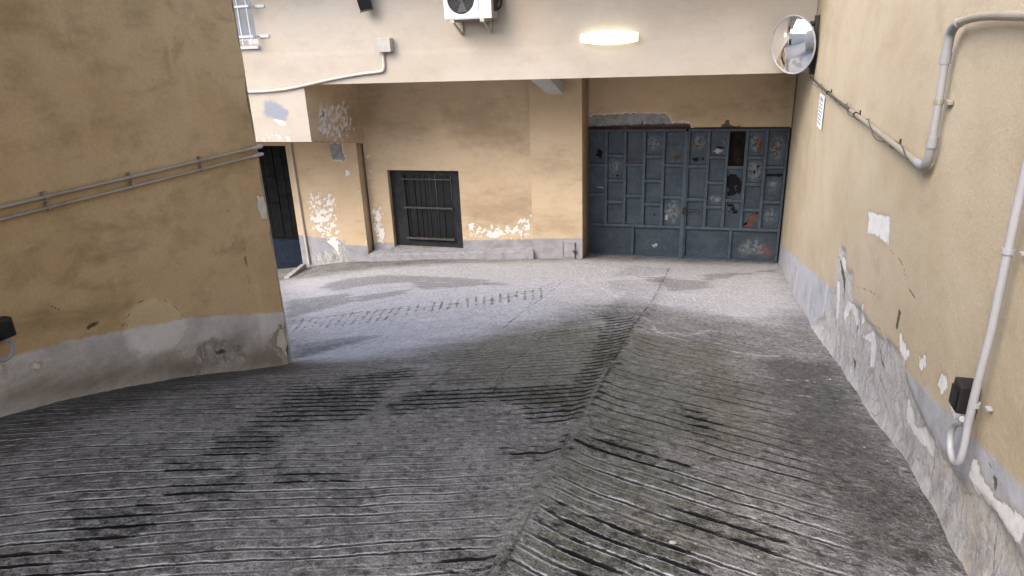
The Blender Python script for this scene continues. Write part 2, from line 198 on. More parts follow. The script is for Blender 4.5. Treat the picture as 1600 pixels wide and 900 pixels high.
# ------------------------------------------------------------------ materials
class NT:
    def __init__(s, name):
        s.m = bpy.data.materials.new(name); s.m.use_nodes = True; s.t = s.m.node_tree; s.t.nodes.clear()
        s.out = s.t.nodes.new('ShaderNodeOutputMaterial'); s.b = s.t.nodes.new('ShaderNodeBsdfPrincipled')
        s.t.links.new(s.b.outputs[0], s.out.inputs[0])
        s.pos = s.t.nodes.new('ShaderNodeNewGeometry').outputs['Position']
    def put(s, sock, val):
        if isinstance(val, bpy.types.NodeSocket): s.t.links.new(val, sock)
        elif isinstance(val, (tuple, list)) and len(val) == 3 and sock.type == 'RGBA': sock.default_value = (*val, 1)
        else: sock.default_value = val
    def m_(s, op, a, b=0.0, c=0.0, clamp=False):
        n = s.t.nodes.new('ShaderNodeMath'); n.operation = op; n.use_clamp = clamp
        s.put(n.inputs[0], a); s.put(n.inputs[1], b); s.put(n.inputs[2], c); return n.outputs[0]
    def add(s, a, b): return s.m_('ADD', a, b)
    def sub(s, a, b): return s.m_('SUBTRACT', a, b)
    def mul(s, a, b, clamp=False): return s.m_('MULTIPLY', a, b, clamp=clamp)
    def mx(s, a, b): return s.m_('MAXIMUM', a, b)
    def mn(s, a, b): return s.m_('MINIMUM', a, b)
    def step(s, x, lo, hi, a=0.0, b=1.0):
        n = s.t.nodes.new('ShaderNodeMapRange'); n.interpolation_type = 'SMOOTHSTEP'
        if not isinstance(lo, bpy.types.NodeSocket) and lo > hi: lo, hi, a, b = hi, lo, b, a
        for k, v in enumerate((x, lo, hi, a, b)): s.put(n.inputs[k], v)
        return n.outputs[0]
    def mix(s, f, a, b, mode='MIX'):
        n = s.t.nodes.new('ShaderNodeMix'); n.data_type = 'RGBA'; n.blend_type = mode
        s.put(n.inputs[0], f); s.put(n.inputs[6], a); s.put(n.inputs[7], b); return n.outputs[2]
    def attr(s, name):
        n = s.t.nodes.new('ShaderNodeAttribute'); n.attribute_name = name; return n.outputs['Fac']
    def noise(s, scale, detail=4, rough=.55, stretch=None, dist=0.0, off=0.0):
        n = s.t.nodes.new('ShaderNodeTexNoise'); n.inputs['Scale'].default_value = scale; n.inputs['Detail'].default_value = detail
        n.inputs['Roughness'].default_value = rough; n.inputs['Distortion'].default_value = dist
        mp = s.t.nodes.new('ShaderNodeMapping'); mp.inputs['Scale'].default_value = stretch or (1, 1, 1); mp.inputs['Location'].default_value = (off, off*1.7, off*.6)
        s.t.links.new(s.pos, mp.inputs[0]); s.t.links.new(mp.outputs[0], n.inputs['Vector']); return n.outputs['Fac']
    def voro(s, scale, feature='F1', rand=1.0, stretch=None):
        n = s.t.nodes.new('ShaderNodeTexVoronoi'); n.feature = feature; n.inputs['Scale'].default_value = scale; n.inputs['Randomness'].default_value = rand
        mp = s.t.nodes.new('ShaderNodeMapping'); mp.inputs['Scale'].default_value = stretch or (1, 1, 1)
        s.t.links.new(s.pos, mp.inputs[0]); s.t.links.new(mp.outputs[0], n.inputs['Vector']); return n.outputs['Distance']
    def bump(s, height, dist=.01, strength=1.0):
        n = s.t.nodes.new('ShaderNodeBump'); n.inputs['Distance'].default_value = dist; n.inputs['Strength'].default_value = strength
        s.put(n.inputs['Height'], height); s.t.links.new(n.outputs[0], s.b.inputs['Normal'])
    def done(s, col, rough=.85, metal=0.0, spec=.3):
        s.put(s.b.inputs['Base Color'], col); s.put(s.b.inputs['Roughness'], rough); s.put(s.b.inputs['Metallic'], metal)
        s.put(s.b.inputs['Specular IOR Level'], spec); return s.m

def plaster(name, paint, warm, skirt=(.30, .31, .35), white=(.70, .69, .67), grey=(.22, .22, .21), mott=.55, stain=(.16, .11, .06), grain=.12, pale=(.42, .35, .22), ragged=.05, soft=(.30, .38), stk=.50):
    """painted render with grey skirting, bald patches, cement patches, cracks and stains (masks are wall attributes)"""
    t = NT(name)
    big = t.noise(.9, 4, .6, (1, 1, 1.6)); mid = t.noise(3.5, 6, .65, (1, 1, 1.5)); fine = t.noise(55, 3, .7); fine2 = t.noise(150, 2, .7)
    streak = t.noise(5, 5, .6, (1, 1, .16), off=3.0); blot = t.noise(1.8, 6, .62, (.8, .8, 2.2), dist=.6, off=7.0)
    col = t.mix(t.step(big, .35, .68), paint, warm)
    col = t.mix(t.mul(t.step(mid, .45, .75), mott*.55), col, tuple(c*.72 for c in warm))
    col = t.mix(t.mul(t.step(blot, .56, .74), mott*.6), col, tuple(c*.55 for c in warm))
    col = t.mix(t.mul(t.step(streak, .55, .78), mott*.35), col, tuple(min(1, c*1.15) for c in paint))
    # soft dirt where the wall has been stained
    sd = t.attr('stain'); rag = t.mul(t.sub(t.noise(7, 6, .65, (1, 1, 1.6)), .5), soft[0]*1.6)
    sm = t.mul(t.step(t.add(t.add(sd, rag), t.mul(t.sub(t.noise(2.2, 7, .7, (.5, .5, 2.4), off=11.0), .5), soft[0]*3)), soft[0], -soft[1]), stk)
    col = t.mix(sm, col, stain)
    # pale repair
    pm = t.step(t.add(t.attr('pale'), t.add(t.mul(t.sub(fine, .5), .03), t.mul(t.sub(t.noise(16, 6, .7), .5), .10))), .025, -.02)
    col = t.mix(t.mul(pm, .60), col, pale)
    # skirting paint
    sk = t.attr('skirt'); skm = t.step(t.add(sk, t.mul(t.sub(t.noise(9, 6, .7), .5), .05)), .010, -.010)
    skc = t.mix(t.step(mid, .4, .7), skirt, tuple(c*.72 for c in skirt))
    skc = t.mix(t.mul(t.step(streak, .5, .75), .5), skc, tuple(min(1, c*1.3) for c in skirt))
    skc = t.mix(t.mul(pm, .42), skc, tuple(min(1, c*1.5) for c in skirt))
    skc = t.mix(t.mul(sm, 1.1, clamp=True), skc, tuple(c*.8 for c in stain))
    col = t.mix(skm, col, skc)
    n1 = t.sub(t.noise(14, 6, .7, off=1.0), .5); n2 = t.sub(t.noise(38, 4, .7, off=2.0), .5)
    edge = t.add(t.mul(n1, ragged*1.6), t.mul(n2, ragged*.7))
    # decayed render
    dec = t.add(t.attr('decay'), t.mul(edge, 2.0)); dm = t.step(dec, .012, -.012)
    dn = t.noise(6, 8, .72, (1, 1, .6), dist=.8); dn2 = t.noise(17, 6, .75, (1, 1, .55), dist=1.2, off=5.0)
    dcol = t.mix(t.step(dn, .35, .62), tuple(c*.80 for c in grey), tuple(c*1.3 for c in grey))
    dcol = t.mix(t.step(dn2, .48, .62), dcol, tuple(c*.74 for c in white))
    dcol = t.mix(t.mul(t.step(t.noise(4, 5, .6, off=9.0), .55, .7), .6), dcol, (.46, .39, .33))
    dcol = t.mix(t.step(dn2, .36, .28), dcol, (.07, .065, .06))
    dn3 = t.noise(48, 6, .78, off=13.0); dv = t.voro(9, 'DISTANCE_TO_EDGE', 1.0, (1, 1, .7))
    dcol = t.mix(t.step(dn3, .52, .68), dcol, tuple(min(1, c*1.5) for c in grey)); dcol = t.mix(t.mul(t.step(dn3, .45, .30), .75), dcol, tuple(c*.42 for c in grey))
    dcol = t.mix(t.mul(t.step(t.add(dv, t.mul(t.sub(dn3, .5), .16)), .04, .0), t.mul(t.step(dn, .46, .60), .6)), dcol, (.08, .075, .07))
    col = t.mix(dm, col, dcol)
    # cement patch
    gm = t.step(t.add(t.attr('grey'), edge), .006, -.006)
    gcol = t.mix(t.step(t.noise(10, 6, .65, off=4.0), .35, .7), tuple(c*.75 for c in grey), tuple(c*1.2 for c in grey))
    gring = t.mul(t.step(t.add(t.attr('grey'), edge), .03, .006), t.sub(1.0, gm))
    col = t.mix(t.mul(gring, .75), col, white); col = t.mix(gm, col, gcol)
    # bald white patches and flakes
    wv = t.add(t.attr('white'), edge); wm = t.step(wv, .004, -.004)
    fk = t.attr('flake'); fn = t.noise(13, 7, .62, (1, 1, .9), dist=.5, off=6.0)
    fm = t.step(t.sub(fn, t.sub(.78, t.mul(fk, .275))), -.006, .006); fm = t.mul(fm, t.step(fk, .02, .1))
    wm = t.mx(wm, fm)
    wcol = t.mix(t.step(t.noise(20, 4, .7), .4, .75), white, tuple(c*.82 for c in white))
    ring = t.mul(t.step(wv, .02, .002), t.sub(1.0, wm))
    col = t.mix(t.mul(ring, .35), col, stain); col = t.mix(wm, col, wcol)
    blu = t.step(t.add(t.attr('blue'), t.mul(edge, 1.4)), .04, -.03); col = t.mix(t.mul(blu, .8), col, (.19, .235, .30))
    # holes, cracks
    km = t.step(t.add(t.attr('dark'), t.mul(edge, .6)), .006, -.006)
    cw = t.mul(t.step(t.noise(11, 3, .6, off=8.0), .3, .75), .0045)
    cr = t.step(t.add(t.attr('crack'), t.mul(n2, .012)), t.add(cw, .0025), t.mul(cw, .3))
    km = t.mx(km, t.mul(cr, .8)); col = t.mix(t.mul(km, .85), col, (.05, .042, .035))
    # grain of the render
    g = t.add(t.mul(t.sub(fine, .5), grain*2.2), t.mul(t.sub(fine2, .5), grain*2.0))
    col = t.mix(1.0, col, t.mix(1.0, (1, 1, 1), t.add(1.0, g), 'MULTIPLY'), 'MULTIPLY')
    hgt = t.add(t.mul(fine, .25), t.mul(fine2, .18)); hgt = t.add(hgt, t.mul(mid, .8)); hgt = t.sub(hgt, t.mul(wm, .5)); hgt = t.add(hgt, t.mul(gm, .7))
    hgt = t.sub(hgt, t.mul(km, 1.2)); hgt = t.add(hgt, t.mul(t.mul(dm, dn3), 1.3)); hgt = t.add(hgt, t.mul(dm, t.sub(t.add(t.mul(dn, 1.7), t.mul(dn2, 1.3)), 2.0)))
    t.bump(hgt, .008, .8)
    return t.done(col, .9, 0, .2)

def simple(name, col, rough=.5, metal=0, var=.25, scale=12, spec=.4, bump=0.0, dirt=None, dscale=5):
    t = NT(name); n = t.noise(scale, 5, .65); f = t.noise(scale*9, 3, .7)
    c = t.mix(t.step(n, .35, .7), col, tuple(x*(1-var) for x in col))
    c = t.mix(t.mul(t.step(f, .55, .75), var), c, tuple(min(1, x*1.3+.01) for x in col))
    if dirt: c = t.mix(t.mul(t.step(t.noise(dscale, 6, .7, off=3.0), .5, .72), .7), c, dirt)
    if bump: t.bump(t.add(n, t.mul(f, .5)), bump, 1)
    return t.done(c, t.step(n, .3, .7, max(.02, rough-.08), min(1, rough+.1)), metal, spec)

def door_paint(name):
    t = NT(name); n = t.noise(5, 7, .68); f = t.noise(40, 4, .75); st = t.noise(9, 5, .6, (1, 1, .12), off=2.0)
    c = t.mix(t.step(n, .35, .68), (.026, .040, .056), (.045, .062, .080))
    c = t.mix(t.mul(t.step(f, .52, .72), .55), c, (.11, .135, .155))
    c = t.mix(t.mul(t.step(st, .56, .75), .45), c, (.022, .03, .038))
    e = t.add(t.mul(t.sub(t.noise(22, 5, .7), .5), .14), t.mul(t.sub(f, .5), .02))
    rm = t.step(t.add(t.attr('rust'), e), .012, -.012); rn = t.noise(18, 5, .7, off=4.0)
    c = t.mix(t.mul(rm, .9), c, t.mix(t.step(rn, .35, .65), (.045, .024, .015), (.10, .045, .025)))
    om = t.step(t.add(t.attr('orange'), t.mul(e, .6)), .006, -.006); c = t.mix(om, c, t.mix(t.step(rn, .4, .65), (.12, .048, .026), (.07, .030, .018)))
    pm = t.step(t.add(t.attr('chip'), e), .01, -.006); c = t.mix(t.mul(pm, .85), c, (.33, .33, .31))
    sc = t.mul(t.step(t.attr('scuff'), .06, -.06), t.step(t.noise(16, 6, .7, off=5.0), .42, .62)); c = t.mix(t.mul(sc, .7), c, (.20, .215, .215))
    rd = t.mul(t.step(t.attr('red'), .08, -.05), t.step(rn, .4, .6)); c = t.mix(t.mul(rd, .5), c, (.20, .04, .05))
    hm = t.step(t.add(t.attr('hole'), t.mul(e, .8)), .004, -.004); c = t.mix(hm, c, (.004, .004, .005))
    t.bump(t.sub(t.add(t.mul(n, .6), t.mul(f, .35)), t.mul(hm, 3.0)), .006, .7)
    return t.done(c, t.mix(hm, t.mix(rm, (.48,)*3, (.9,)*3), (1,)*3), 0, .35)

def ramp_mat():
    t = NT('ramp_concrete')
    gp = t.attr('phase'); gs = t.attr('groove'); wet = t.attr('wet'); dusk = t.attr('dusk'); pale = t.attr('pale'); moss = t.attr('moss'); side = t.attr('side'); base = t.attr('base')
    nl = t.noise(26, 4, .6, off=12.0); n1 = t.noise(3.2, 6, .65); n2 = t.noise(11, 6, .7); n3 = t.noise(45, 4, .72); n4 = t.noise(140, 3, .75)
    # grooves
    gv = t.mul(t.m_('ABSOLUTE', t.sub(t.m_('FRACT', gp), .5)), 2.0)
    brk = t.step(t.noise(5, 5, .65, off=2.0), .36, .52)
    gm = t.mul(t.step(t.add(gv, t.add(t.mul(t.sub(n3, .5), .40), t.mul(t.sub(nl, .5), .25))), .76, .90), t.mul(gs, t.add(.25, t.mul(brk, .75))))
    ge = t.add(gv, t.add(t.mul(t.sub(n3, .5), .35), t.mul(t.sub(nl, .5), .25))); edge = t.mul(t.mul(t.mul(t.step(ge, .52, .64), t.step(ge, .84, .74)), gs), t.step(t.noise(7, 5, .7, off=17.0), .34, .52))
    # base
    c = t.mix(t.step(n1, .34, .68), (.145, .143, .140), (.30, .296, .288))
    c = t.mix(t.mul(t.step(n2, .42, .70), .55), c, (.21, .207, .203))
    c = t.mix(t.mul(t.step(n2, .40, .27), .6), c, (.045, .043, .04))
    mm = t.mul(t.step(t.add(moss, t.mul(t.sub(n1, .5), .5)), .2, -.25), t.step(n2, .3, .6, .35, .85))
    c = t.mix(t.mul(mm, .85), c, (.125, .126, .084))
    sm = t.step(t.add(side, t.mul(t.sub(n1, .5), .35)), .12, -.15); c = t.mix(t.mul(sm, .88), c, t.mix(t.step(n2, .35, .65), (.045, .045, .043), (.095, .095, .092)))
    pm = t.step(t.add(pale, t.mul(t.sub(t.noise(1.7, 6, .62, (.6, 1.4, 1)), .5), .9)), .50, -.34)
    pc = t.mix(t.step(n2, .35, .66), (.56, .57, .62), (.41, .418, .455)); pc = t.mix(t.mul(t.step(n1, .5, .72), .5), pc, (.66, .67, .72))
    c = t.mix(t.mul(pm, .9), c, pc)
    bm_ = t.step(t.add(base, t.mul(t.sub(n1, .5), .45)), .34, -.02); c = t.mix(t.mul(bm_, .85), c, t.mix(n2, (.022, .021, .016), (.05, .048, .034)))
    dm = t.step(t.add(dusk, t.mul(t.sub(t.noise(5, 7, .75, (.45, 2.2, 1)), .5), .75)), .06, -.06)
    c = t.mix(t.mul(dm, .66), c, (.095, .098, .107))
    # aggregate; hi also paints bright glints on the lumps
    ag = t.voro(70); ag2 = t.noise(70, 2, .6)
    c = t.mix(t.mul(t.step(ag, .22, .12), t.step(ag2, .56, .68)), c, (.40, .40, .39))
    dk = t.mx(t.mx(mm, t.mul(sm, .9)), bm_)
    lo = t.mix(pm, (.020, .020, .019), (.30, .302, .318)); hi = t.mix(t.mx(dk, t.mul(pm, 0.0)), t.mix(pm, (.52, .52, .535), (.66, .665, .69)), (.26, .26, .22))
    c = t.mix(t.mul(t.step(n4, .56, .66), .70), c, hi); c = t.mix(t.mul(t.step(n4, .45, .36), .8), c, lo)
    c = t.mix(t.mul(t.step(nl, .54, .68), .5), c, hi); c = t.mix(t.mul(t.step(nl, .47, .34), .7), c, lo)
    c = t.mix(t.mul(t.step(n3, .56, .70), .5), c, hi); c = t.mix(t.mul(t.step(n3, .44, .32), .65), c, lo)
    # grooves: lips painted pale as highlights near the top of the ramp, dark dirt inside, black damp where wet
    wetm = t.step(t.add(wet, t.add(t.mul(t.sub(n2, .5), .13), t.mul(t.sub(t.noise(8, 6, .72, (.8, 2.6, 1), off=15.0), .5), .42))), .05, .01)
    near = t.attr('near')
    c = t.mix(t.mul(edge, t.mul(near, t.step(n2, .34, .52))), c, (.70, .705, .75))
    c = t.mix(t.mul(gm, t.mul(t.step(n3, .25, .5, .6, 1.0), .92)), c, t.mix(near, (.022, .022, .017), (.035, .035, .036)))
    wl = t.mul(t.step(t.add(gv, t.add(t.mul(t.sub(n3, .5), .42), t.mul(t.sub(n2, .5), .6))), .62, .72), t.step(gs, .0, .05))
    wk = t.mx(wl, t.mul(t.step(t.noise(16, 5, .7, (1, 1.8, 1), off=6.0), .52, .60), .30))
    c = t.mix(t.mul(wetm, t.add(.08, t.mul(wk, .84))), c, (.010, .010, .0095))
    # ticks, joints, scratches
    tk = t.mul(t.step(t.add(t.attr('tick'), t.mul(t.sub(n3, .5), .035)), .019, .005), t.step(n2, .42, .56)); c = t.mix(t.mul(tk, .7), c, (.06, .063, .07))
    ln = t.mul(t.step(t.add(t.attr('joint'), t.mul(t.sub(n2, .5), .03)), .013, .002), t.step(t.noise(4, 4, .6, off=5.0), .38, .55)); c = t.mix(t.mul(ln, .75), c, (.03, .03, .032))
    sc = t.mul(t.step(t.add(t.attr('scratch'), t.mul(t.sub(n3, .5), .05)), .028, .0), t.step(n2, .4, .6)); c = t.mix(t.mul(sc, .85), c, (.55, .55, .54))
    hgt = t.add(t.add(t.mul(n3, .8), t.mul(n4, .5)), t.mul(nl, 3.6)); hgt = t.add(hgt, t.mul(n2, 1.0)); hgt = t.sub(hgt, t.mul(gm, 1.1)); hgt = t.add(hgt, t.mul(edge, t.mul(n3, .8)))
    hgt = t.sub(hgt, t.mul(ln, 1.0)); hgt = t.sub(hgt, t.mul(tk, 1.2))
    t.bump(hgt, .017, 1.0)
    return t.done(c, t.mix(wetm, t.mix(n2, (.55,)*3, (.8,)*3), (.75,)*3), 0, t.sub(.42, t.mul(t.mx(wetm, gm), .40)))

M = {}
M['ochre_left'] = plaster('ochre_plaster_left', (.56, .41, .235), (.47, .335, .17), skirt=(.56, .535, .49), white=(.66, .61, .50), grey=(.30, .275, .235), soft=(.10, .12), stk=.62, mott=1.25, stain=(.17, .115, .05), pale=(.64, .50, .30), grain=.16)
M['ochre_right'] = plaster('ochre_plaster_right', (.455, .395, .298), (.41, .345, .248), skirt=(.40, .415, .46), white=(.66, .665, .68), grey=(.36, .36, .36), mott=.38, stain=(.27, .23, .15), ragged=.05)
M['ochre_back'] = plaster('ochre_plaster_back', (.55, .435, .30), (.51, .39, .255), skirt=(.31, .31, .335), white=(.72, .70, .67), grey=(.27, .275, .28), mott=.65, stain=(.20, .145, .09), ragged=.085)
M['ochre_plain'] = simple('plain_ochre_plaster', (.46, .34, .20), .9, 0, .3, 3, .2, .003, dirt=(.30, .21, .12))
M['cream'] = plaster('cream_plaster_facade', (.43, .388, .338), (.39, .345, .29), white=(.78, .76, .74), mott=.36, stain=(.42, .33, .23), grain=.07)
M['door'] = door_paint('blue_steel_door_paint')
M['ramp'] = ramp_mat()
M['concrete'] = simple('grey_concrete', (.33, .335, .36), .85, 0, .3, 9, .2, .004, dirt=(.16, .155, .15))
M['stone'] = simple('sill_stone', (.33, .32, .31), .8, 0, .35, 14, .25, .003, dirt=(.13, .12, .11))
M['brown_pipe'] = simple('weathered_brown_pipe', (.36, .32, .25), .45, .25, .15, 3, .45, dirt=(.17, .14, .10), dscale=2)
M['pvc'] = simple('grey_white_plastic_pipe', (.28, .29, .31), .42, 0, .12, 8, .4, dirt=(.36, .35, .33))
M['steel'] = simple('dull_galvanised_pipe', (.40, .37, .32), .42, .5, .15, 2.5, .5, dirt=(.28, .24, .18), dscale=1.5)
M['white_pipe'] = simple('white_cable_sleeve', (.32, .33, .36), .45, 0, .1, 10, .4)
M['cream_pipe'] = simple('cream_painted_conduit', (.52, .48, .43), .6, 0, .1, 10, .3)
M['black'] = simple('black_plastic', (.012, .012, .014), .45, 0, .3, 20, .4)
M['dark_steel'] = simple('dark_bracket_steel', (.03, .028, .027), .6, .3, .3, 20, .4)
M['shutter'] = simple('blackened_slats', (.008, .0085, .011), .45, 0, .5, 10, .35, .002, dirt=(.02, .022, .028))
M['frame_dark'] = simple('dark_blue_grey_boards', (.019, .021, .026), .75, 0, .35, 8, .3, .002, dirt=(.03, .03, .032))
M['bar'] = simple('weathered_window_bar', (.085, .08, .076), .6, .2, .3, 25, .3)
M['white_paint'] = simple('white_painted_metal', (.58, .59, .62), .4, 0, .08, 10, .4, dirt=(.6, .58, .55))
M['ac_white'] = simple('air_conditioner_white', (.62, .66, .74), .38, 0, .05, 8, .4, dirt=(.66, .67, .68))
M['ac_side'] = simple('air_conditioner_shaded_side', (.40, .36, .29), .5, 0, .15, 10, .3)  # casing side darkened to tan, its shade put into the colour; brackets share it
M['jbox'] = simple('grey_junction_box_plastic', (.40, .39, .365), .5, 0, .12, 12, .3, dirt=(.32, .29, .25))
M['navy'] = simple('navy_painted_steel', (.010, .016, .030), .75, 0, .35, 6, .15, .001)
M['black_door'] = simple('black_painted_steel', (.006, .0065, .007), .75, 0, .4, 6, .12)
M['pane'] = simple('window_glass', (.20, .235, .29), .12, 0, .2, 3, .6)
M['paper'] = simple('white_notice_paper', (.72, .75, .80), .7, 0, .05, 20, .2)
M['ink'] = simple('faded_blue_ink', (.33, .38, .47), .8, 0, .3, 60, .1)
M['rust'] = simple('rusty_angle_iron', (.045, .028, .022), .85, .1, .5, 20, .2, .003, dirt=(.11, .10, .09))
M['void'] = simple('dark_brown_board', (.018, .013, .010), .9, 0, .6, 9, .1, .004, dirt=(.012, .01, .009))
M['strut'] = simple('pale_grey_strut', (.50, .50, .48), .8, 0, .15, 6, .2, .002)
M['pebble'] = simple('pale_stone', (.46, .44, .41), .85, 0, .4, 30, .2)
M['crumb'] = simple('fallen_plaster', (.42, .41, .40), .9, 0, .3, 30, .2)
M['far_wall'] = simple('far_courtyard_plaster', (.60, .55, .47), .9, 0, .15, .6, .2)
M['steel_rim'] = simple('grey_rim_plastic', (.30, .31, .33), .4, 0, .1, 10, .4)
M['cable'] = simple('dark_grey_cable', (.06, .058, .055), .6, 0, .3, 30, .3)
M['fan'] = simple('grey_fan_plastic', (.10, .10, .115), .5, 0, .2, 10, .4)
t = NT('convex_mirror'); M['mirror'] = t.done((.93, .94, .95), .06, 1.0, .5)
t = NT('lit_lamp_diffuser'); t.put(t.b.inputs['Emission Color'], (1, .93, .66)); t.put(t.b.inputs['Emission Strength'], .85); M['lit'] = t.done((.8, .8, .75), .4)

# ------------------------------------------------------------------ ramp
PTS = np.array([(1.233,11.879,-0.03),(1.154,9.961,0.36),(1.087,8.352,0.66),(0.997,6.194,1.15),(0.944,4.915,1.45),(0.909,4.066,1.66),(0.881,3.376,1.82),(0.86,2.887,1.95),(0.842,2.457,2.04),(0.821,1.948,2.12),(0.781,0.968,2.22),(0.739,-0.031,2.27),(0.657,-2.029,2.3),(0.532,-5.026,2.3),(-3.033,4.099,1.4),(-3.072,3.15,1.77),(-3.1,2.481,2),(-3.12,2.001,2.13),(-3.156,1.132,2.24),(-3.197,0.133,2.29),(-3.28,-1.866,2.3),(-3.404,-4.863,2.3),(-2.9,11,0.09),(-2.05,11,0.13),(-2.06,11.68,0),(-0.4,11.68,0),(-4.3,10.85,0.05),(-5.9,10.85,-0.07),(-6.6,10.9,-0.14),(-7.5,10.95,-0.3),(-8.3,10.95,-0.4),(-1,8.4,0.66),(-1.6,6.2,1.13),(-5.2,8,0.42),(-7.5,8,0.05),(-10,9,-0.3),(-10,6,-0.2),(-14,9,-0.5),(-14,5,-0.5)])
def ker(r2): return .5*r2*np.log(r2+1e-9)
def tps(P, lam=.02):
    n = len(P); d = ((P[:, None, :2]-P[None, :, :2])**2).sum(-1); K = ker(d)+lam*np.eye(n); Q = np.c_[np.ones(n), P[:, :2]]
    return np.linalg.solve(np.block([[K, Q], [Q.T, np.zeros((3, 3))]]), np.r_[P[:, 2], 0, 0, 0])
WT = tps(PTS)
def fz(x, y):
    x = np.clip(np.asarray(x, float), -13, 1.4); y = np.clip(np.asarray(y, float), -5, 11.8); s = x.shape; x = x.ravel(); y = y.ravel()
    out = np.empty(len(x))
    for i in range(0, len(x), 20000):
        a, b = x[i:i+20000], y[i:i+20000]
        d = (a[:, None]-PTS[None, :, 0])**2+(b[:, None]-PTS[None, :, 1])**2
        out[i:i+20000] = ker(d)@WT[:-3]+WT[-3]+WT[-2]*a+WT[-1]*b
    return out.reshape(s)
RIDGE = -.515
def phase(x, y):
    d = x-RIDGE; k = np.where(d < 0, .43+.10*np.clip(y-1.6, 0, 4), .30+.13*np.clip(y-1.6, 0, 4))
    c = y+k*np.abs(d)+.05*(fbm(x*1.1, y*1.1, 3, 5)-.5)+.016*(fbm(x*5, y*9, 2, 7)-.5)+np.where(d < 0, 0, .03)
    return np.log(np.maximum(.021+.0175*c, .008))/(.0175*np.where(d < 0, 1.2, 1.5))
def groove_strength(x, y):
    w = .12*(fbm(x*2, y*2, 3, 9)-.5)
    left = np.clip((x+3.0+.35*(y-1.5)+w)/.25, 0, 1)           # stops short of the left wall
    right = np.clip((.62-.06*(y-2)+2*w-x)/.12, 0, 1)
    far = np.clip((5.9+4*w-np.where(x > RIDGE, .3, 0)-y)/.5, 0, 1)
    rid = np.clip(np.abs(x-RIDGE-.02*np.sin(y*3))/.06-.2, 0, 1)
    far = np.where((x < -1.2), np.clip((4.9-.55*(x+1.2)*-1+4*w-y)/.6, 0, 1), far)
    ln = np.floor(phase(x, y)+.5); l = fbm(x*1.1+ln*3.7, ln*5.31, 3, 33)             # each score line fades in and out by itself
    q = np.clip((l-.30)/.26, 0, 1); area = np.clip((fbm(x*.8, y*.8, 3, 21)-.30)/.25, 0, 1)
    return left*right*far*rid*np.clip((y-.2)/.3, 0, 1)*(.28+.72*q)*(.45+.55*area)
def ramp():
    xs = np.unique(np.round(np.concatenate([np.linspace(-160, -16, 13), np.linspace(-15, -7.2, 27), np.arange(-7, -3.4, .03), np.arange(-3.4, -.8, .02), np.arange(-.8, 1.35, .014), np.linspace(1.4, 4, 6), np.linspace(10, 160, 13)]), 4))
    ys = np.unique(np.round(np.concatenate([np.linspace(-160, -12, 14), np.linspace(-10, .2, 30), np.arange(.3, 1.2, .03), np.arange(1.2, 5, .010), np.arange(5, 12, .025), np.linspace(12.1, 16, 8), np.linspace(22, 160, 12)]), 4))
    def P(u, v): return fz(u, v)
    def disp(u, v):
        z = P(u, v); m = (u > -4) & (u < 1.4) & (v > .3) & (v < 7)
        g = np.zeros_like(u); f = phase(u[m], v[m]); gv = np.abs(f-np.floor(f)-.5)*2
        g[m] = np.clip((gv-.66)/.2, 0, 1)*groove_strength(u[m], v[m])
        z = z-.003*g
        # crease of the two concrete falls, swells and dips
        mm = (np.abs(u) < 9) & (v > 0) & (v < 12)
        z[mm] += .012*(fbm(u[mm]*1.1, v[mm]*1.1, 3, 3)-.5)*2+.004*(fbm(u[mm]*7, v[mm]*7, 3, 4)-.5)*2
        z[mm] += .018*np.exp(-((u[mm]-RIDGE)/.10)**2)*np.clip((11-v[mm])/2, 0, 1)-.010*np.exp(-((u[mm]-RIDGE+.07)/.035)**2)*np.clip((4.5-v[mm])/2, 0, 1)
        return z
    A = {'phase': phase, 'groove': groove_strength,
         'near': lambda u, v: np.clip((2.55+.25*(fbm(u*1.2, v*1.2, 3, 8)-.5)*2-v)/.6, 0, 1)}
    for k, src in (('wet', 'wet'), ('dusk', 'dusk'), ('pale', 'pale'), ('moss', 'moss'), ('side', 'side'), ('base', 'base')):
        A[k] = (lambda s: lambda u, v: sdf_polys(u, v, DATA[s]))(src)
    A['tick'] = lambda u, v: dist_lines(u, v, DATA['ticks']+DATA['tickline'])
    A['joint'] = lambda u, v: dist_lines(u, v, DATA['lines'])
    A['scratch'] = lambda u, v: dist_lines(u, v, DATA['scratch'])
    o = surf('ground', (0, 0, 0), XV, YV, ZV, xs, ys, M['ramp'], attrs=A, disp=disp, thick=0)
    o.data.polygons.foreach_set('use_smooth', [True]*len(o.data.polygons))
    return tag(o, kind='structure')
ramp()

# ------------------------------------------------------------------ wall attribute helper
def wear(skirt=None, ext=True, **kw):
    A = {}
    for k in ('white', 'grey', 'decay', 'dark', 'pale', 'blue', 'stain'):
        P = kw.get(k)
        A[k] = (lambda P: lambda u, v: sdf_polys(u, v, P))(P) if P else .6
    C = kw.get('crack'); A['crack'] = (lambda u, v: dist_lines(u, v, C)) if C else .4
    Fk = kw.get('flake')
    A['flake'] = (lambda u, v: np.clip(.55-sdf_polys(u, v, Fk)/.22, 0, 1)) if Fk else 0.0
    if skirt:
        S = sorted(skirt); xs = [p[0] for p in S]; ys = [p[1] for p in S]
        def f(u, v):
            y = np.interp(u, xs, ys)
            for end, a, b in ((0, 0, 1), (1, -1, -2)):
                sl_ = (ys[a]-ys[b])/(xs[a]-xs[b]); m = u < xs[0] if end == 0 else u > xs[-1]
                y = np.where(m, ys[a]+sl_*(u-xs[a])*(1 if ext else 0), y)
            return np.clip(v-y, -.5, .5)
        A['skirt'] = f
    else: A['skirt'] = .5
    return A
def rough_face(amp=.006, sc=1.5, seed=1): return lambda u, v: amp*2*(fbm(u*sc, v*sc, 4, seed)-.5)

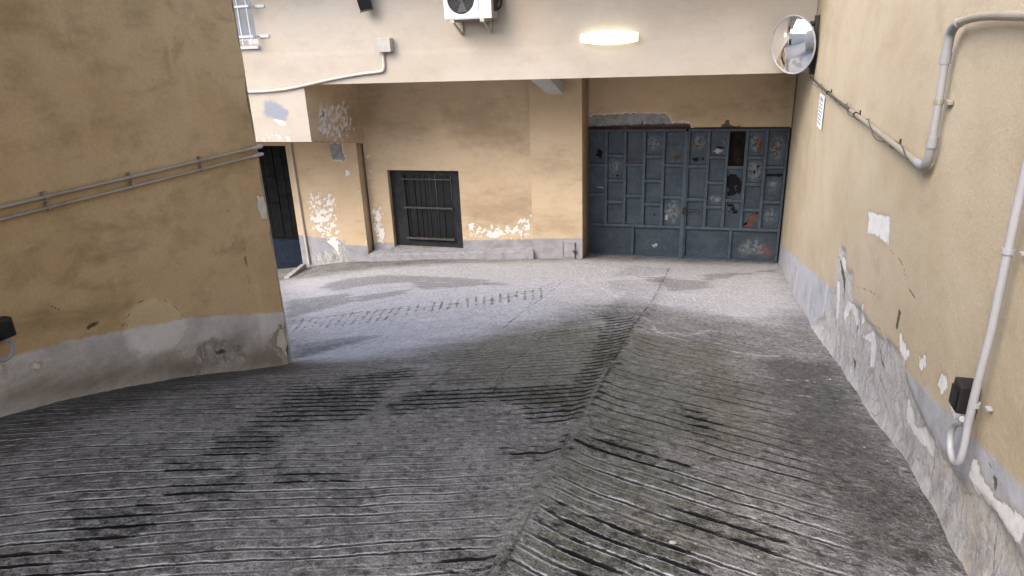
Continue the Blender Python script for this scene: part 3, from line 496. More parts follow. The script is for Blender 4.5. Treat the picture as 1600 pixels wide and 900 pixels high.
# ------------------------------------------------------------------ left building: wall, and an added roof slab out of view over the ramp
WL, WR = -3.2, .74
lb = thing('passage_building', tuple(WN*WL+WD*2+ZV*1.2), 'dark ochre building on the left whose plaster wall carries two pipes above a grey skirting', 'building')
us = np.unique(np.round(np.concatenate([grid_lines(-6, 1.2, .12), grid_lines(1.2, 3.97, .014)]), 5))
vs = np.unique(np.round(np.concatenate([grid_lines(.2, 1.3, .1), grid_lines(1.3, 2.8, .014), grid_lines(2.8, 4.75, .06)]), 5))
def ldisp(u, v):
    d = rough_face(.007, 1.2, 2)(u, v)
    e = sdf_polys(u, v, DATA['L_decay']+DATA['L_dark']); d = d-.02*np.clip(-e/.03+.5, 0, 1)*(fbm(u*14, v*14, 3, 6))
    c = np.clip((u-3.93)/.04, 0, 1)*np.clip((2.2-v)/.5, 0, 1)                # broken arris at the corner
    d = d-.035*c*fbm(u*20, v*9, 3, 8)-.022*np.clip((u-3.945)/.025, 0, 1)*np.clip((fbm(u*0+3, v*5, 4, 9)-.42)*4, 0, 1)
    b = sdf_polys(u, v, DATA['L_pale']); return d+.006*np.clip(-b/.02+.3, 0, 1)
Lsk = sorted(DATA['L_skirt'])
A = wear(skirt=Lsk, white=DATA['L_white'], pale=DATA['L_pale'], dark=DATA['L_dark'], decay=DATA['L_decay'], crack=DATA['L_crack'], stain=DATA['L_stain'])
surf('wall', WN*WL, WD, ZV, WN, us, vs, M['ochre_left'], lb, A, disp=ldisp, thick=5.5)
def wpt(s, o, z): return WD*s+WN*o+ZV*z
def add_wbox(bm, s0, s1, o0, o1, z0, z1, bev=0):
    Mx = Matrix(((WD[0], WN[0], 0, 0), (WD[1], WN[1], 0, 0), (0, 0, 1, 0), (0, 0, 0, 1)))
    return add_box(bm, (s0, o0, z0), (s1, o1, z1), bev, Mx)
bm = bmesh.new(); add_wbox(bm, -6, 4.1, WL-1.2, WL+.35, 4.76, 4.9); add_wbox(bm, -.7, 2.2, WL-.1, WL+2.1, 4.45, 4.75); from_bm('eaves_shade_slab', bm, M['far_wall'], lb)  # eaves and slab out of view, sized to shade the ramp and right wall

# ------------------------------------------------------------------ right wall
us = np.unique(np.round(np.concatenate([grid_lines(-6, 1.4, .12), grid_lines(1.4, 3.4, .012), grid_lines(3.4, 6.6, .02), grid_lines(6.6, 12.3, .05)]), 5))
vs = np.unique(np.round(np.concatenate([grid_lines(-.4, 1.0, .06), grid_lines(1.0, 2.9, .014), grid_lines(2.9, 5.4, .08)]), 5))
def rdisp(u, v):
    d = rough_face(.008, 1.0, 12)(u, v); e = sdf_polys(u, v, DATA['R_decay'])
    ins = np.clip(-e/.04+.3, 0, 1); d = d-.016*ins*(.3+fbm(u*7, v*11, 4, 15))
    foot = np.clip((np.interp(u, [1.5, 6.2, 11.9], [2.2, 1.15, 0])+.12-v)/.15, 0, 1)*np.clip((7-u)/1, 0, 1); return d+.035*foot*fbm(u*5, v*5, 3, 16)
A = wear(skirt=DATA['R_skirt'], white=DATA['R_white'], decay=DATA['R_decay'], grey=None, dark=DATA['R_dark'], crack=DATA['R_crack'])
A['stain'] = lambda u, v: np.clip(.05+.9*(fbm(u*.8, v*.5, 3, 30)-.28)+.25*(v-2.6)*0, -.6, .6)
rw = surf('plaster_wall', WN*WR, WD, ZV, -WN, us, vs, M['ochre_right'], None, A, disp=rdisp, thick=.4, base=wpt(6, WR, .5))
tag(rw, 'long pale ochre plaster wall on the right with peeling decayed base beside the ramp', 'wall')

# ------------------------------------------------------------------ garage building
YF, YW, YP, YB, YL, YG = 9.3, 11.1, 11.0, 10.95, 10.9, 11.64
gb = thing('garage_building', (-2.4, 11.0, 0), 'cream fronted building with a recessed ochre ground floor, blue garage door and barred window', 'building')
fus = grid_lines(-9.5, 1.12, .03, (-6.58, -5.89)); fvs = np.unique(np.concatenate([grid_lines(2.36, 4.7, .03, (3.2, 3.86)), grid_lines(4.7, 9, .1)]))
A = wear(skirt=None, white=DATA['F_white'][:1], flake=[DATA['F_white'][1]], blue=DATA['F_blue'], crack=DATA['F_crack'], stain=DATA['F_cast_shade'])  # the stain mask here paints cast shade of air conditioner and window bars
surf('facade', (0, YF, 0), XV, ZV, -YV, fus, fvs, M['cream'], gb, A, holes=[(-7.9, -6.58, 3.86, 5.0)], disp=lambda u, v: rough_face(.005, 1.1, 40)(u, v)+.006*np.clip((3.63+.03*np.sin(u*.7)-v)/.02, 0, 1), thick=0,
     shape=lambda u, v: (v > 3.2) | (u < -5.89))
bm = bmesh.new(); add_box(bm, (-9.5, YF+.012, 3.204), (-7.95, 12.2, 9)); add_box(bm, (-6.53, YF+.012, 3.204), (1.12, 12.2, 9)); add_box(bm, (-7.948, YF+.12, 3.204), (-6.532, 12.2, 9))
from_bm('upper_floor', bm, M['far_wall'], gb)
box('unseen_shade_slab', (-9, 8.5, 4.95), (-2.602, YF-.002, 5.13), M['far_wall'], gb, .01)  # both slabs are out of view, added to shade the facade
box('unseen_shade_slab', (-2.6, 7.9, 4.95), (1.1, YF-.002, 5.15), M['far_wall'], gb, .01)
# stair bulkhead with sloping underside; its right cheek is peeling and darker towards the inner end
A = wear(skirt=None, flake=[[(9.6, 2.9), (10.6, 2.9), (10.9, 2.3), (10.2, 2.2), (9.5, 2.45)]], grey=[[(9.75+.11*math.cos(k*.7), 2.73+.075*math.sin(k*.7)) for k in range(9)], [(9.80, 2.64), (9.86, 2.64), (9.85, 2.48), (9.83, 2.48)]], stain=[[(10.2, 2.9), (11, 2.9), (11, 2.2), (10.3, 2.3)]])
surf('bulkhead', (-5.89, 0, 0), YV, ZV, XV, grid_lines(9.303, 11.11, .03), grid_lines(2.05, 3.2, .03), M['ochre_back'], gb, A, disp=lambda u, v: -.05*(u-9.3), thick=0,
     shape=lambda u, v: v > 2.37-.165*(u-9.3))
bm = bmesh.new(); add_prism(bm, [(9.306, 2.362), (11.5, 2.02), (11.5, 3.2), (9.306, 3.2)], 0, -9.5, -5.99); from_bm('bulkhead', bm, M['ochre_plain'], gb)
# window wall
WX0, WX1, WZ0, WZ1 = -5.575, -4.205, .15, 1.6
A = wear(skirt=DATA['W_skirt'], flake=DATA['W_flake'], white=DATA['W_white'], stain=DATA['W_stain'])
surf('window_wall', (0, YW, 0), XV, ZV, -YV, grid_lines(-6.0, -2.84, .022, (WX0, WX1)), grid_lines(-.4, 3.2, .022, (WZ0, WZ1)), M['ochre_back'], gb, A,
     holes=[(WX0, WX1, WZ0, WZ1)], disp=rough_face(.005, 1.6, 50), thick=0)
bm = bmesh.new()
for lo, hi in (((-6.0, YW+.012, -.4), (WX0, 11.6, 3.2)), ((WX1, YW+.012, -.4), (-2.84, 11.6, 3.2)), ((WX0+.001, YW+.012, WZ1), (WX1-.001, 11.6, 3.199)), ((WX0+.001, YW+.012, -.4), (WX1-.001, 11.6, WZ0))): add_box(bm, lo, hi)
from_bm('window_reveal', bm, M['ochre_plain'], gb)
# pillars
A = wear(skirt=DATA_P, crack=[[(-2.5, .70), (-2.3, .78), (-2.15, .70), (-2.05, .60)]], stain=[[(-2.85, 1.75), (-2.4, 1.85), (-2.0, 1.7), (-2.0, 1.62), (-2.5, 1.65)], [(-2.86, .55), (-2.05, .55), (-2.05, .8), (-2.5, .9), (-2.86, .75)], [(-2.56, 3.2), (-2.2, 3.2), (-2.3, 2.85)]])
surf('pillar', (0, YP, 0), XV, ZV, -YV, grid_lines(-2.87, -2.0, .022), grid_lines(-.2, 3.2, .022), M['ochre_back'], gb, A, disp=rough_face(.004, 1.8, 60), thick=.66)
A = wear(skirt=[(-6.6, .22), (-6.0, .21)], flake=[[(-6.08, -.1), (-6.0, -.1), (-6.0, 2.1), (-6.06, 2.1)]], white=[[(-6.30, 1.62), (-6.22, 1.63), (-6.21, 1.54), (-6.29, 1.52)]], grey=[[(-6.56, 2.1), (-6.30, 2.1), (-6.29, 1.80), (-6.54, 1.82)]], decay=[[(-6.56, .25), (-6.48, .3), (-6.48, -.2), (-6.56, -.2)]])
surf('pillar', (0, YL, 0), XV, ZV, -YV, grid_lines(-6.56, -6.03, .02), grid_lines(-.4, 2.16, .02), M['ochre_back'], gb, A, disp=rough_face(.006, 2.2, 65), thick=.35)
# wall beside the small door
DX0, DX1, DZ0, DZ1 = -8.35, -7.505, -.75, 2.05
A = wear(skirt=[(-7.6, .36), (-7.22, .33), (-6.5, .28)], flake=[DATA['B_flake']] if not isinstance(DATA['B_flake'][0][0], tuple) else [DATA['B_flake'][0]], white=DATA['B_white'], decay=DATA['B_decay'])
surf('side_wall', (0, YB, 0), XV, ZV, -YV, grid_lines(-9.4, -6.5, .024, (DX0, DX1)), grid_lines(-.8, 2.16, .024, (DZ1,)), M['ochre_back'], gb, A, holes=[(DX0, DX1, -2, DZ1)], disp=rough_face(.006, 1.8, 70), thick=0)
bm = bmesh.new()
for lo, hi in (((-9.4, YB+.012, -.8), (DX0, 11.5, 2.2)), ((DX1, YB+.012, -.8), (-6.5, 11.5, 2.2)), ((DX0, YB+.012, DZ1), (DX1, 11.5, 2.2))): add_box(bm, lo, hi)
from_bm('door_reveal', bm, M['ochre_plain'], gb)
# wall over the garage door
GX0, GX1, GZ1 = -2.06, 1.20, 2.25
A = wear(skirt=None, grey=DATA['G_grey'], dark=DATA['G_dark'], crack=DATA['G_crack'], stain=[[(.9, 3.2), (1.2, 3.2), (1.2, 2.25), (1.05, 2.25)], [(-.6, 2.55), (.9, 2.6), (.9, 2.5), (-.6, 2.48)]])
surf('lintel_wall', (0, YG, 0), XV, ZV, -YV, grid_lines(-2.06, 1.21, .02), grid_lines(2.25, 3.2, .02), M['ochre_back'], gb, A, disp=rough_face(.005, 1.7, 80), thick=.4)
bm = bmesh.new(); add_box(bm, (-2.03, YG-.03, 2.235), (-.33, YG-.003, 2.275), .003); add_box(bm, (-.27, YG-.02, 2.24), (1.19, YG-.003, 2.262), .003); from_bm('door_lintel', bm, M['rust'], gb)
box('back_wall', (-2.1, 12.0, -.3), (1.25, 12.15, 3.2), M['void'], gb, 0)  # coloured near-black so gaps round the panels look like unlit interior

# garage door: two leaves of steel lattice, each panel its own sub-part
COLS = {0: [[185, 342, 488, 630], [188, 297, 416, 524, 630], [188, 339, 491, 632], [190, 298, 416, 531, 634], [190, 340, 494, 637]],
        1: [[195, 343, 502, 642], [195, 300, 420, 537, 644], [188, 347, 504, 648], [192, 300, 425, 546, 652], [190, 345, 506, 656]]}
def zq(y): return 2.25*(1-(y-165)/640.0)+.0
def panel_attrs(**kw):
    A = {}
    for k in ('rust', 'orange', 'chip', 'scuff', 'red', 'hole'):
        P = kw.get(k); A[k] = (lambda P: lambda u, v: sdf_polys(u, v, P, .4))(P) if P else .4
    return A
def blob(cx, cy, rx, ry, seed, n=9):
    rng = random.Random(seed); return [(cx+rx*(.65+.5*rng.random())*math.cos(2*math.pi*k/n), cy+ry*(.65+.5*rng.random())*math.sin(2*math.pi*k/n)) for k in range(n)]
yd = YG+.045
def leaf(x0, x1, cols, side):
    w = x1-x0; fr = .035; cw = (w-2*fr)/5; b = .052
    bm = bmesh.new(); y0, y1 = yd-.05, yd+.012
    zlow = zq(642)
    for xa in (x0, x1-fr): add_box(bm, (xa, y0, .004), (xa+fr, y1, 2.235), .003)
    for za, zb in ((.004, .04), (2.195, 2.235), (zlow-.025, zlow+.025)): add_box(bm, (x0+fr, y0+.002, za), (x1-fr, y1, zb), .006)
    for k in range(1, 5): xc = x0+fr+cw*k; add_box(bm, (xc-b/2, y0+.001, zlow+.025), (xc+b/2, y1, 2.195), .006)
    xc = (x0+x1)/2; add_box(bm, (xc-.022, y0+.001, .04), (xc+.022, y1, zlow-.025), .003)
    for k, cuts in enumerate(cols):
        xa = x0+fr+cw*k+(b/2 if k else 0); xb = x0+fr+cw*(k+1)-(b/2 if k < 4 else 0)
        for c in cuts[1:-1]: z = zq(c); add_box(bm, (xa, y0+.003, z-.025), (xb, y1, z+.025), .006)
    o = from_bm('garage_door_leaf', bm, M['leafframe'], gb)
    o['label'] = ('left' if side == 0 else 'right')+' leaf of the blue steel garage door, '+('with scuffed paint' if side == 0 else 'with rusted and broken panels')
    for k, cuts in enumerate(cols):
        xa = x0+fr+cw*k+(b/2 if k else 0)+.009; xb = x0+fr+cw*(k+1)-(b/2 if k < 4 else 0)-.003
        for j in range(len(cuts)-1):
            zt = (zq(cuts[j])-.025 if j else 2.195)-.010; zb = zq(cuts[j+1])+.028 if j < len(cuts)-2 else zlow+.028
            cx, cz = (xa+xb)/2, (zt+zb)/2; hw, hh = (xb-xa)/2, (zt-zb)/2; kw = {}; mat = M['door']; dy = 0; lab = None
            S = (side, k, j); sd = k*10+j+side*100
            if S == (0, 0, 0): kw = dict(hole=[blob(cx+.05, cz-.1, .06, .09, 1)])
            if S == (0, 0, 1): kw = dict(chip=[blob(cx+.06, cz-.14, .05, .02, 2)], hole=[blob(cx+.06, cz-.16, .05, .015, 3)])
            if S == (0, 1, 1): kw = dict(hole=[blob(cx+.03, cz-.13, .03, .02, 4), blob(cx-.04, cz-.14, .015, .015, 44)], scuff=[blob(cx, cz, .1, .1, 5)])
            if S == (0, 2, 0): kw = dict(rust=[blob(cx-.05, cz-.2, .08, .03, 6)])
            if S == (0, 3, 0): kw = dict(rust=[blob(cx+.02, cz, .11, .06, 7)], scuff=[blob(cx, cz, .13, .12, 8)])
            if S == (0, 3, 3): kw = dict(hole=[blob(cx+.03, cz+.0, .025, .018, 9)])
            if S == (0, 4, 2): kw = dict(scuff=[blob(cx, cz, .14, .2, 10)], chip=[blob(cx-.09, cz-.1, .02, .05, 11)])
            if S == (0, 4, 0): kw = dict(rust=[blob(cx+.05, cz-.15, .06, .05, 12)])
            if S == (1, 0, 0): kw = dict(hole=[blob(cx-.03, cz-.18, .06, .035, 13), blob(cx+.08, cz-.18, .03, .02, 14)], rust=[blob(cx, cz+.05, .12, .05, 15)], scuff=[blob(cx, cz+.1, .12, .1, 16)])
            if S == (1, 1, 0): kw = dict(chip=[blob(cx+.0, cz-.12, .07, .035, 17)], hole=[blob(cx+.04, cz-.06, .06, .02, 18)], scuff=[blob(cx+.1, cz, .03, .18, 19)])
            if S == (1, 1, 2): kw = dict(scuff=[blob(cx, cz-.08, .12, .06, 20)], chip=[blob(cx+.05, cz-.11, .02, .015, 21)])
            if S == (1, 2, 0): mat = M['void']; dy = .03; lab = 'missing pane showing a dark brown board'
            if S == (1, 2, 1): kw = dict(hole=[blob(cx-.04, cz+.06, .1, .15, 22), blob(cx+.07, cz-.03, .05, .16, 23), blob(cx-.03, cz-.14, .08, .07, 24)]); lab = 'shattered black pane'
            if S == (1, 2, 2): kw = dict(hole=[blob(cx-.05, cz+.16, .05, .025, 25), blob(cx+.01, cz+.11, .035, .045, 26), blob(cx+.05, cz+.05, .04, .045, 27), blob(cx-.05, cz+.05, .012, .01, 30)])
            if S == (1, 3, 0): kw = dict(rust=[blob(cx+.03, cz-.0, .085, .13, 28)], scuff=[blob(cx-.05, cz, .12, .16, 29)])
            if S == (1, 3, 1): kw = dict(scuff=[blob(cx, cz, .15, .16, 31)], hole=[blob(cx+.06, cz+.08, .02, .02, 32), blob(cx+.0, cz-.01, .02, .03, 33), blob(cx+.07, cz-.1, .015, .02, 34)])
            if S == (1, 3, 3): kw = dict(orange=[[(cx-.075, cz-.12), (cx-.09, cz-.07), (cx-.02, cz+.02), (cx+.05, cz+.10), (cx+.105, cz+.12), (cx+.09, cz+.03), (cx+.07, cz-.08), (cx+.0, cz-.15), (cx-.04, cz-.155)]], hole=[[(cx-.1, cz-.08), (cx-.09, cz-.11), (cx-.05, cz-.09), (cx-.045, cz-.04)], [(cx+.03, cz+.08), (cx+.12, cz+.13), (cx+.11, cz+.10), (cx+.06, cz+.1)]]); lab = 'panel with an orange rust hole'
            if S == (1, 4, 0): kw = dict(rust=[blob(cx, cz, .07, .12, 35)], scuff=[blob(cx, cz, .12, .16, 36)])
            if S == (1, 4, 1): kw = dict(hole=[blob(cx+.0, cz+.16, .16, .03, 37)], scuff=[blob(cx, cz, .08, .1, 38)], rust=[blob(cx+.0, cz-.18, .12, .02, 39)])
            if S == (1, 4, 2): kw = dict(scuff=[blob(cx, cz, .12, .12, 40)])
            p = surf('panel', (0, yd+dy, 0), XV, ZV, -YV, grid_lines(xa, xb, .012), grid_lines(zb, zt, .012), mat, o, panel_attrs(**kw), disp=rough_face(.003, 4, sd), thick=.006)
            if lab: p['label'] = lab
    for k, (xa, xb) in enumerate(((x0+fr+.009, (x0+x1)/2-.026), ((x0+x1)/2+.031, x1-fr-.003))):
        cx = (xa+xb)/2; kw = {}
        if side == 0 and k == 1: kw = dict(chip=[blob(cx-.02, .22, .045, .04, 41)])
        if side == 1 and k == 1: kw = dict(red=[blob(cx+.2, .2, .12, .12, 42)], scuff=[blob(cx, .25, .3, .15, 43)])
        surf('kick_panel', (0, yd-.004, 0), XV, ZV, -YV, grid_lines(xa, xb, .015), grid_lines(.043, zlow-.036, .015), M['door'], o, panel_attrs(**kw), disp=rough_face(.003, 3, 200+k), thick=.006)
    return o
t = NT('blue_steel_frame_paint'); n = t.noise(9, 6, .7); f = t.noise(45, 4, .75)
c = t.mix(t.step(n, .35, .68), (.034, .052, .072), (.060, .082, .104)); c = t.mix(t.mul(t.step(f, .55, .72), .55), c, (.15, .17, .18)); c = t.mix(t.mul(t.step(n, .34, .22), .8), c, (.05, .03, .02)); t.bump(f, .002); M['leafframe'] = t.done(c, .5, 0, .35)
la = leaf(-2.055, -.385, COLS[0], 0); lr = leaf(-.355, 1.195, COLS[1], 1)
bm = bmesh.new(); add_box(bm, (-.405, yd-.075, .004), (-.35, yd-.053, 2.2), .004); from_bm('meeting_stile', bm, M['leafframe'], la)
bm = bmesh.new(); add_box(bm, (-.36, yd-.115, .88), (-.32, yd-.076, .93), .004); add_tube(bm, [(-.34, yd-.085, .905), (-.12, yd-.085, .90)], .010, 8); add_tube(bm, [(-.37, yd-.10, .93), (-.375, yd-.105, .82)], .013, 8); from_bm('latch', bm, M['dark_steel'], lr)

# main window
win = bmesh.new(); yv = YW+.10
add_box(win, (WX0-.01, yv, WZ0-.02), (-5.30, yv+.06, WZ1+.02), .004); add_box(win, (-4.365, yv-.01, WZ0-.02), (WX1+.01, yv+.06, WZ1+.02), .004)
add_box(win, (-5.30, yv+.004, 1.50), (-4.365, yv+.06, WZ1+.02), .004); add_box(win, (-5.30, yv+.004, WZ0-.02), (-4.365, yv+.06, .27), .004)
wo = from_bm('window', win, M['frame_dark'], gb); wo['label'] = 'low barred window closed by black slatted shutter'
rng = random.Random(4); bm = bmesh.new(); x = -5.30
while x < -4.38:
    w = rng.choice((.035, .05, .07, .10)); d = rng.uniform(-.02, .02)
    add_box(bm, (x+.003, yv+.035+d, .262), (min(x+w, -4.366)-.003, yv+.075+d, 1.505), .005); x += w
from_bm('shutter', bm, M['shutter'], wo)
for z, dz in ((1.43, .012), (.905, .02), (.325, .024)):
    bm = bmesh.new(); add_box(bm, (-5.325, yv-.075, z-dz/2), (-4.375, yv-.035, z+dz), .004)
    for xx in (-5.32, -4.39): add_box(bm, (xx, yv-.034, z-dz/2+.002), (xx+.012, yv, z+dz-.002))
    from_bm('window_bar', bm, M['bar'], wo)
bm = bmesh.new(); add_prism(bm, [(YW-.07, .085), (YW+.1, .12), (YW+.1, .165), (YW-.07, .135)], 0, -5.63, -4.17); from_bm('window_sill', bm, M['stone'], wo)

# small door on the left
bm = bmesh.new(); ydo = YB+.06
add_box(bm, (DX0, ydo, DZ1-.05), (DX1, ydo+.05, DZ1), .003); add_box(bm, (DX1-.04, ydo, -.5), (DX1, ydo+.05, DZ1-.05), .003)
add_box(bm, (DX0, ydo+.042, -.5), (DX1-.041, ydo+.05, DZ1-.051))
do = from_bm('entrance_door', bm, M['black_door'], gb); do['label'] = 'narrow black steel door with navy kick plate'
for xa, xb in ((-8.30, -8.10), (-8.09, -7.87), (-7.86, -7.68), (-7.67, -7.546)):
    for za, zb in ((.265, .95), (.96, 1.45), (1.46, 1.995)):
        o2 = za+(.12 if xa > -7.9 else 0) if za > .5 else za
        box('panel', (xa, ydo+.015+(.01 if (xa > -7.9) else 0), o2+.004), (xb, ydo+.04, (zb+(.12 if xa > -7.9 and zb < 1.9 else 0))-.004), M['black_door'], do, .006)
box('kick_panel', (DX0+.01, ydo+.012, -.42), (DX1-.042, ydo+.04, .235), M['navy'], do, .004)
box('rail', (DX0+.01, ydo+.002, .236), (DX1-.042, ydo+.04, .262), M['black_door'], do, .003)

# barred window of the upper floor
bm = bmesh.new(); add_box(bm, (-7.95, YF+.06, 3.86), (-6.56, YF+.10, 5.0)); uw = from_bm('window', bm, M['pane'], gb); uw['label'] = 'upper window behind white bars'
bm = bmesh.new(); add_box(bm, (-7.95, YF-.0, 3.80), (-6.56, YF+.06, 3.87), .004); add_box(bm, (-7.97, YF-.05, 3.735), (-6.545, YF+.03, 3.775), .004); from_bm('window_sill', bm, M['white_paint'], uw)
bm = bmesh.new()
for z in (4.315, 3.905):
    add_box(bm, (-7.98, YF-.165, z-.012), (-6.52, YF-.15, z+.014), .002); add_box(bm, (-6.545, YF-.149, z-.012), (-6.52, YF+.003, z+.014), .002)
    add_box(bm, (-6.52, YF-.02, z-.02), (-6.36, YF-.002, z+.02), .002)
for x in (-7.75, -7.6, -7.45, -7.3, -7.15, -7.0, -6.875, -6.725, -6.575): add_box(bm, (x-.007, YF-.148, 3.79), (x+.007, YF-.136, 4.95), .001)
from_bm('window_bars', bm, M['white_paint'], uw)

# step under the window, strut
bm = bmesh.new(); P0 = [(-6.02, YW+.02), (-2.85, YW+.02), (-2.85, YL+.02), (-6.02, YL-.05)]
zt = [.085, .275, .262, .065]; A_ = [bm.verts.new((p[0], p[1], -.5)) for p in P0]; B_ = [bm.verts.new((p[0], p[1], z)) for p, z in zip(P0, zt)]
bm.faces.new(A_); bm.faces.new(B_)
for i in range(4): bm.faces.new((A_[i], A_[(i+1) % 4], B_[(i+1) % 4], B_[i]))
bmesh.ops.bevel(bm, geom=[e for e in bm.edges if e.verts[0].co.z > -.1 and e.verts[1].co.z > -.1], offset=.02, segments=3, affect='EDGES')
from_bm('step', bm, M['concrete'], gb)
bm = bmesh.new(); A_ = [bm.verts.new(p) for p in ((-2.56, 10.999, 2.87), (-2.30, 10.999, 2.87), (-2.41, 10.2, 3.22), (-2.72, 10.2, 3.22))]; B_ = [bm.verts.new(v.co+Vector((0, .06, .16))) for v in A_]
bm.faces.new(A_); bm.faces.new(B_)
for i in range(4): bm.faces.new((A_[i], A_[(i+1) % 4], B_[(i+1) % 4], B_[i]))
from_bm('strut', bm, M['strut'], gb)
# meter hatch at the foot of the pillar
ha = bmesh.new()
for lo, hi in (((-2.345, YP-.014, .15), (-2.335, YP+.0, .43)), ((-2.335, YP-.012, .395), (-2.17, YP+.0, .403)), ((-2.335, YP-.012, .15), (-2.15, YP+.0, .16))): add_box(ha, lo, hi, .001)
from_bm('hatch_frame', ha, M['concrete'], gb)
bm = bmesh.new(); add_tube(bm, [(-2.12, YP-.03, .11), (-2.12, YP-.03, .42)], .009, 8); add_tube(bm, [(-2.16, YP-.035, .275), (-2.09, YP-.035, .255)], .013, 8); add_box(bm, (-2.14, YP-.045, .235), (-2.105, YP-.015, .275), .003)
o = from_bm('gas_cock', bm, M['dark_steel'], base=(-2.12, YP-.03, .11), smooth=True); tag(o, 'small dark stop valve at the foot of the ochre pillar left of the garage door', 'valve')
o = tube('drain_pipe', [(-7.345, YB-.03, -.22), (-7.375, YB-.03, 2.1)], .022, M['cream_pipe'], base=(-7.345, YB-.03, -.22)); tag(o, 'thin upright cream pipe beside the small black door', 'pipe')
o = tube('thin_pipe', [(-2.005, YG-.03, 2.36), (-2.0, YG-.03, 3.2)], .016, M['pvc'], base=(-2.005, YG-.03, 2.36)); tag(o, 'short upright white pipe in the corner above the left end of the garage door', 'pipe')
# kerb beside the small door
bm = bmesh.new(); q = [(-7.10, 9.72), (-6.92, 9.62), (-7.28, 10.72), (-7.40, 10.72)]
A_ = [bm.verts.new((x, y, float(fz(x, y))-.1)) for x, y in q]; B_ = [bm.verts.new((x+.01, y, float(fz(x, y))+(.02 if i < 2 else .10))) for i, (x, y) in enumerate(q)]
bm.faces.new(A_); bm.faces.new(B_)
for i in range(4): bm.faces.new((A_[i], A_[(i+1) % 4], B_[(i+1) % 4], B_[i]))
bmesh.ops.bevel(bm, geom=list(bm.edges), offset=.01, segments=2, affect='EDGES')
o = from_bm('kerb', bm, M['stone'], base=(-7.1, 10.2, float(fz(-7.1, 10.2)))); tag(o, 'short slanting grey kerb stone in front of the small black door', 'kerb')

# ------------------------------------------------------------------ wall lamp
la_ = thing('wall_lamp', (-1.32, YF, 3.69), 'lit white oval bulkhead lamp on the cream facade above the garage door', 'lamp')
box('lamp_base', (-1.66, YF-.045, 3.645), (-.965, YF-.003, 3.735), M['white_paint'], la_, .01)
bm = bmesh.new(); prof = []
for i in range(17):
    u = -1+2*i/16; x = -1.325+.365*u; hh = .085-.035*u*u; dd = .10-.045*u*u; prof.append((x, hh, dd))
rings = []
for x, hh, dd in prof:
    ring = []
    for k in range(13):
        a = math.pi*k/12; ring.append(bm.verts.new((x, YF-.046-dd*math.sin(a)**.7, 3.69+hh*math.cos(a)-.012*(x+1.325))))
    rings.append(ring)
for a, b in zip(rings[:-1], rings[1:]):
    for k in range(12): bm.faces.new((a[k], a[k+1], b[k+1], b[k]))
bm.faces.new(rings[0]); bm.faces.new(rings[-1][::-1])
from_bm('diffuser', bm, M['lit'], la_, smooth=True)

# ------------------------------------------------------------------ convex mirror
mc = Vector((.845, 8.85, 3.53)); nrm = Vector((-.74, -.66, -.10)).normalized(); sx = nrm.cross(Vector((0, 0, 1))).normalized(); sy = sx.cross(nrm).normalized()
mi = thing('convex_mirror', tuple(mc), 'round convex traffic mirror with grey rim bracketed to the right wall at the facade corner', 'mirror')
def cap(rad, R, n=20, seg=48, off=0.0, sign=1):
    bm = bmesh.new(); rows = []
    for i in range(n+1):
        r = rad*i/n; hh = sign*(math.sqrt(R*R-r*r)-math.sqrt(R*R-rad*rad))+off
        rows.append([bm.verts.new(mc+nrm*hh)] if i == 0 else [bm.verts.new(mc+nrm*hh+sx*r*math.cos(2*math.pi*k/seg)+sy*r*math.sin(2*math.pi*k/seg)) for k in range(seg)])
    for k in range(seg): bm.faces.new((rows[0][0], rows[1][k], rows[1][(k+1) % seg]))
    for i in range(1, n):
        for k in range(seg): bm.faces.new((rows[i][k], rows[i][(k+1) % seg], rows[i+1][(k+1) % seg], rows[i+1][k]))
    return bm
o = from_bm('mirror_face', cap(.315, .95), M['mirror'], mi, smooth=True)
o = from_bm('back_shell', cap(.318, .8, off=-.02, sign=-1), M['dark_steel'], mi, smooth=True)
bm = bmesh.new(); pts_ = [mc+(sx*math.cos(2*math.pi*k/56)+sy*math.sin(2*math.pi*k/56))*.318 for k in range(57)]; add_tube(bm, pts_, .010, 8, False); from_bm('rim', bm, M['steel_rim'], mi, smooth=True)
bm = bmesh.new(); wallx = 1.12
add_box(bm, (1.06, 8.84, 3.20), (1.118, 8.94, 3.84), .004)
add_tube(bm, [(1.1, 8.9, 3.76), (.98, 8.95, 3.74), (.90, 8.97, 3.70)], .03, 8); add_tube(bm, [(1.1, 8.9, 3.28), (.98, 8.95, 3.34), (.90, 8.97, 3.40)], .03, 8); add_tube(bm, [(.90, 8.97, 3.78), (.895, 8.98, 3.25)], .035, 8)
from_bm('bracket', bm, M['dark_steel'], mi, smooth=True)

# ------------------------------------------------------------------ air conditioner
ac = thing('air_conditioner', (-3.11, YF, 3.97), 'white outdoor air conditioner unit on two wall brackets on the cream facade', 'air conditioner')
X0, X1, Y0, Y1, Z0, Z1 = -3.435, -2.79, 8.93, 9.2, 3.985, 4.50
fc = (-3.195, 4.235); fr_ = .188
bm = bmesh.new(); add_box(bm, (X0, Y0+.02, Z0), (X1, Y1, Z1), .012)
from_bm('casing', bm, M['ac_side'], ac)
bm = bmesh.new(); n = 48                                   # front plate with round opening
circ = [(fc[0]+fr_*math.cos(2*math.pi*k/n), fc[1]+fr_*math.sin(2*math.pi*k/n)) for k in range(n)]
def sq(k):
    a = 2*math.pi*k/n; c_, s_ = math.cos(a), math.sin(a); m_ = .235/max(abs(c_), abs(s_)); return (fc[0]+c_*m_, fc[1]+s_*m_)
v0 = [bm.verts.new((p[0], Y0-.012, p[1])) for p in circ]; v1 = [bm.verts.new((*[sq(k)[0]], Y0-.012, sq(k)[1])) for k in range(n)]; v2 = [bm.verts.new((p[0], Y0+.018, p[1])) for p in circ]; v3 = [bm.verts.new((sq(k)[0], Y0+.001, sq(k)[1])) for k in range(n)]
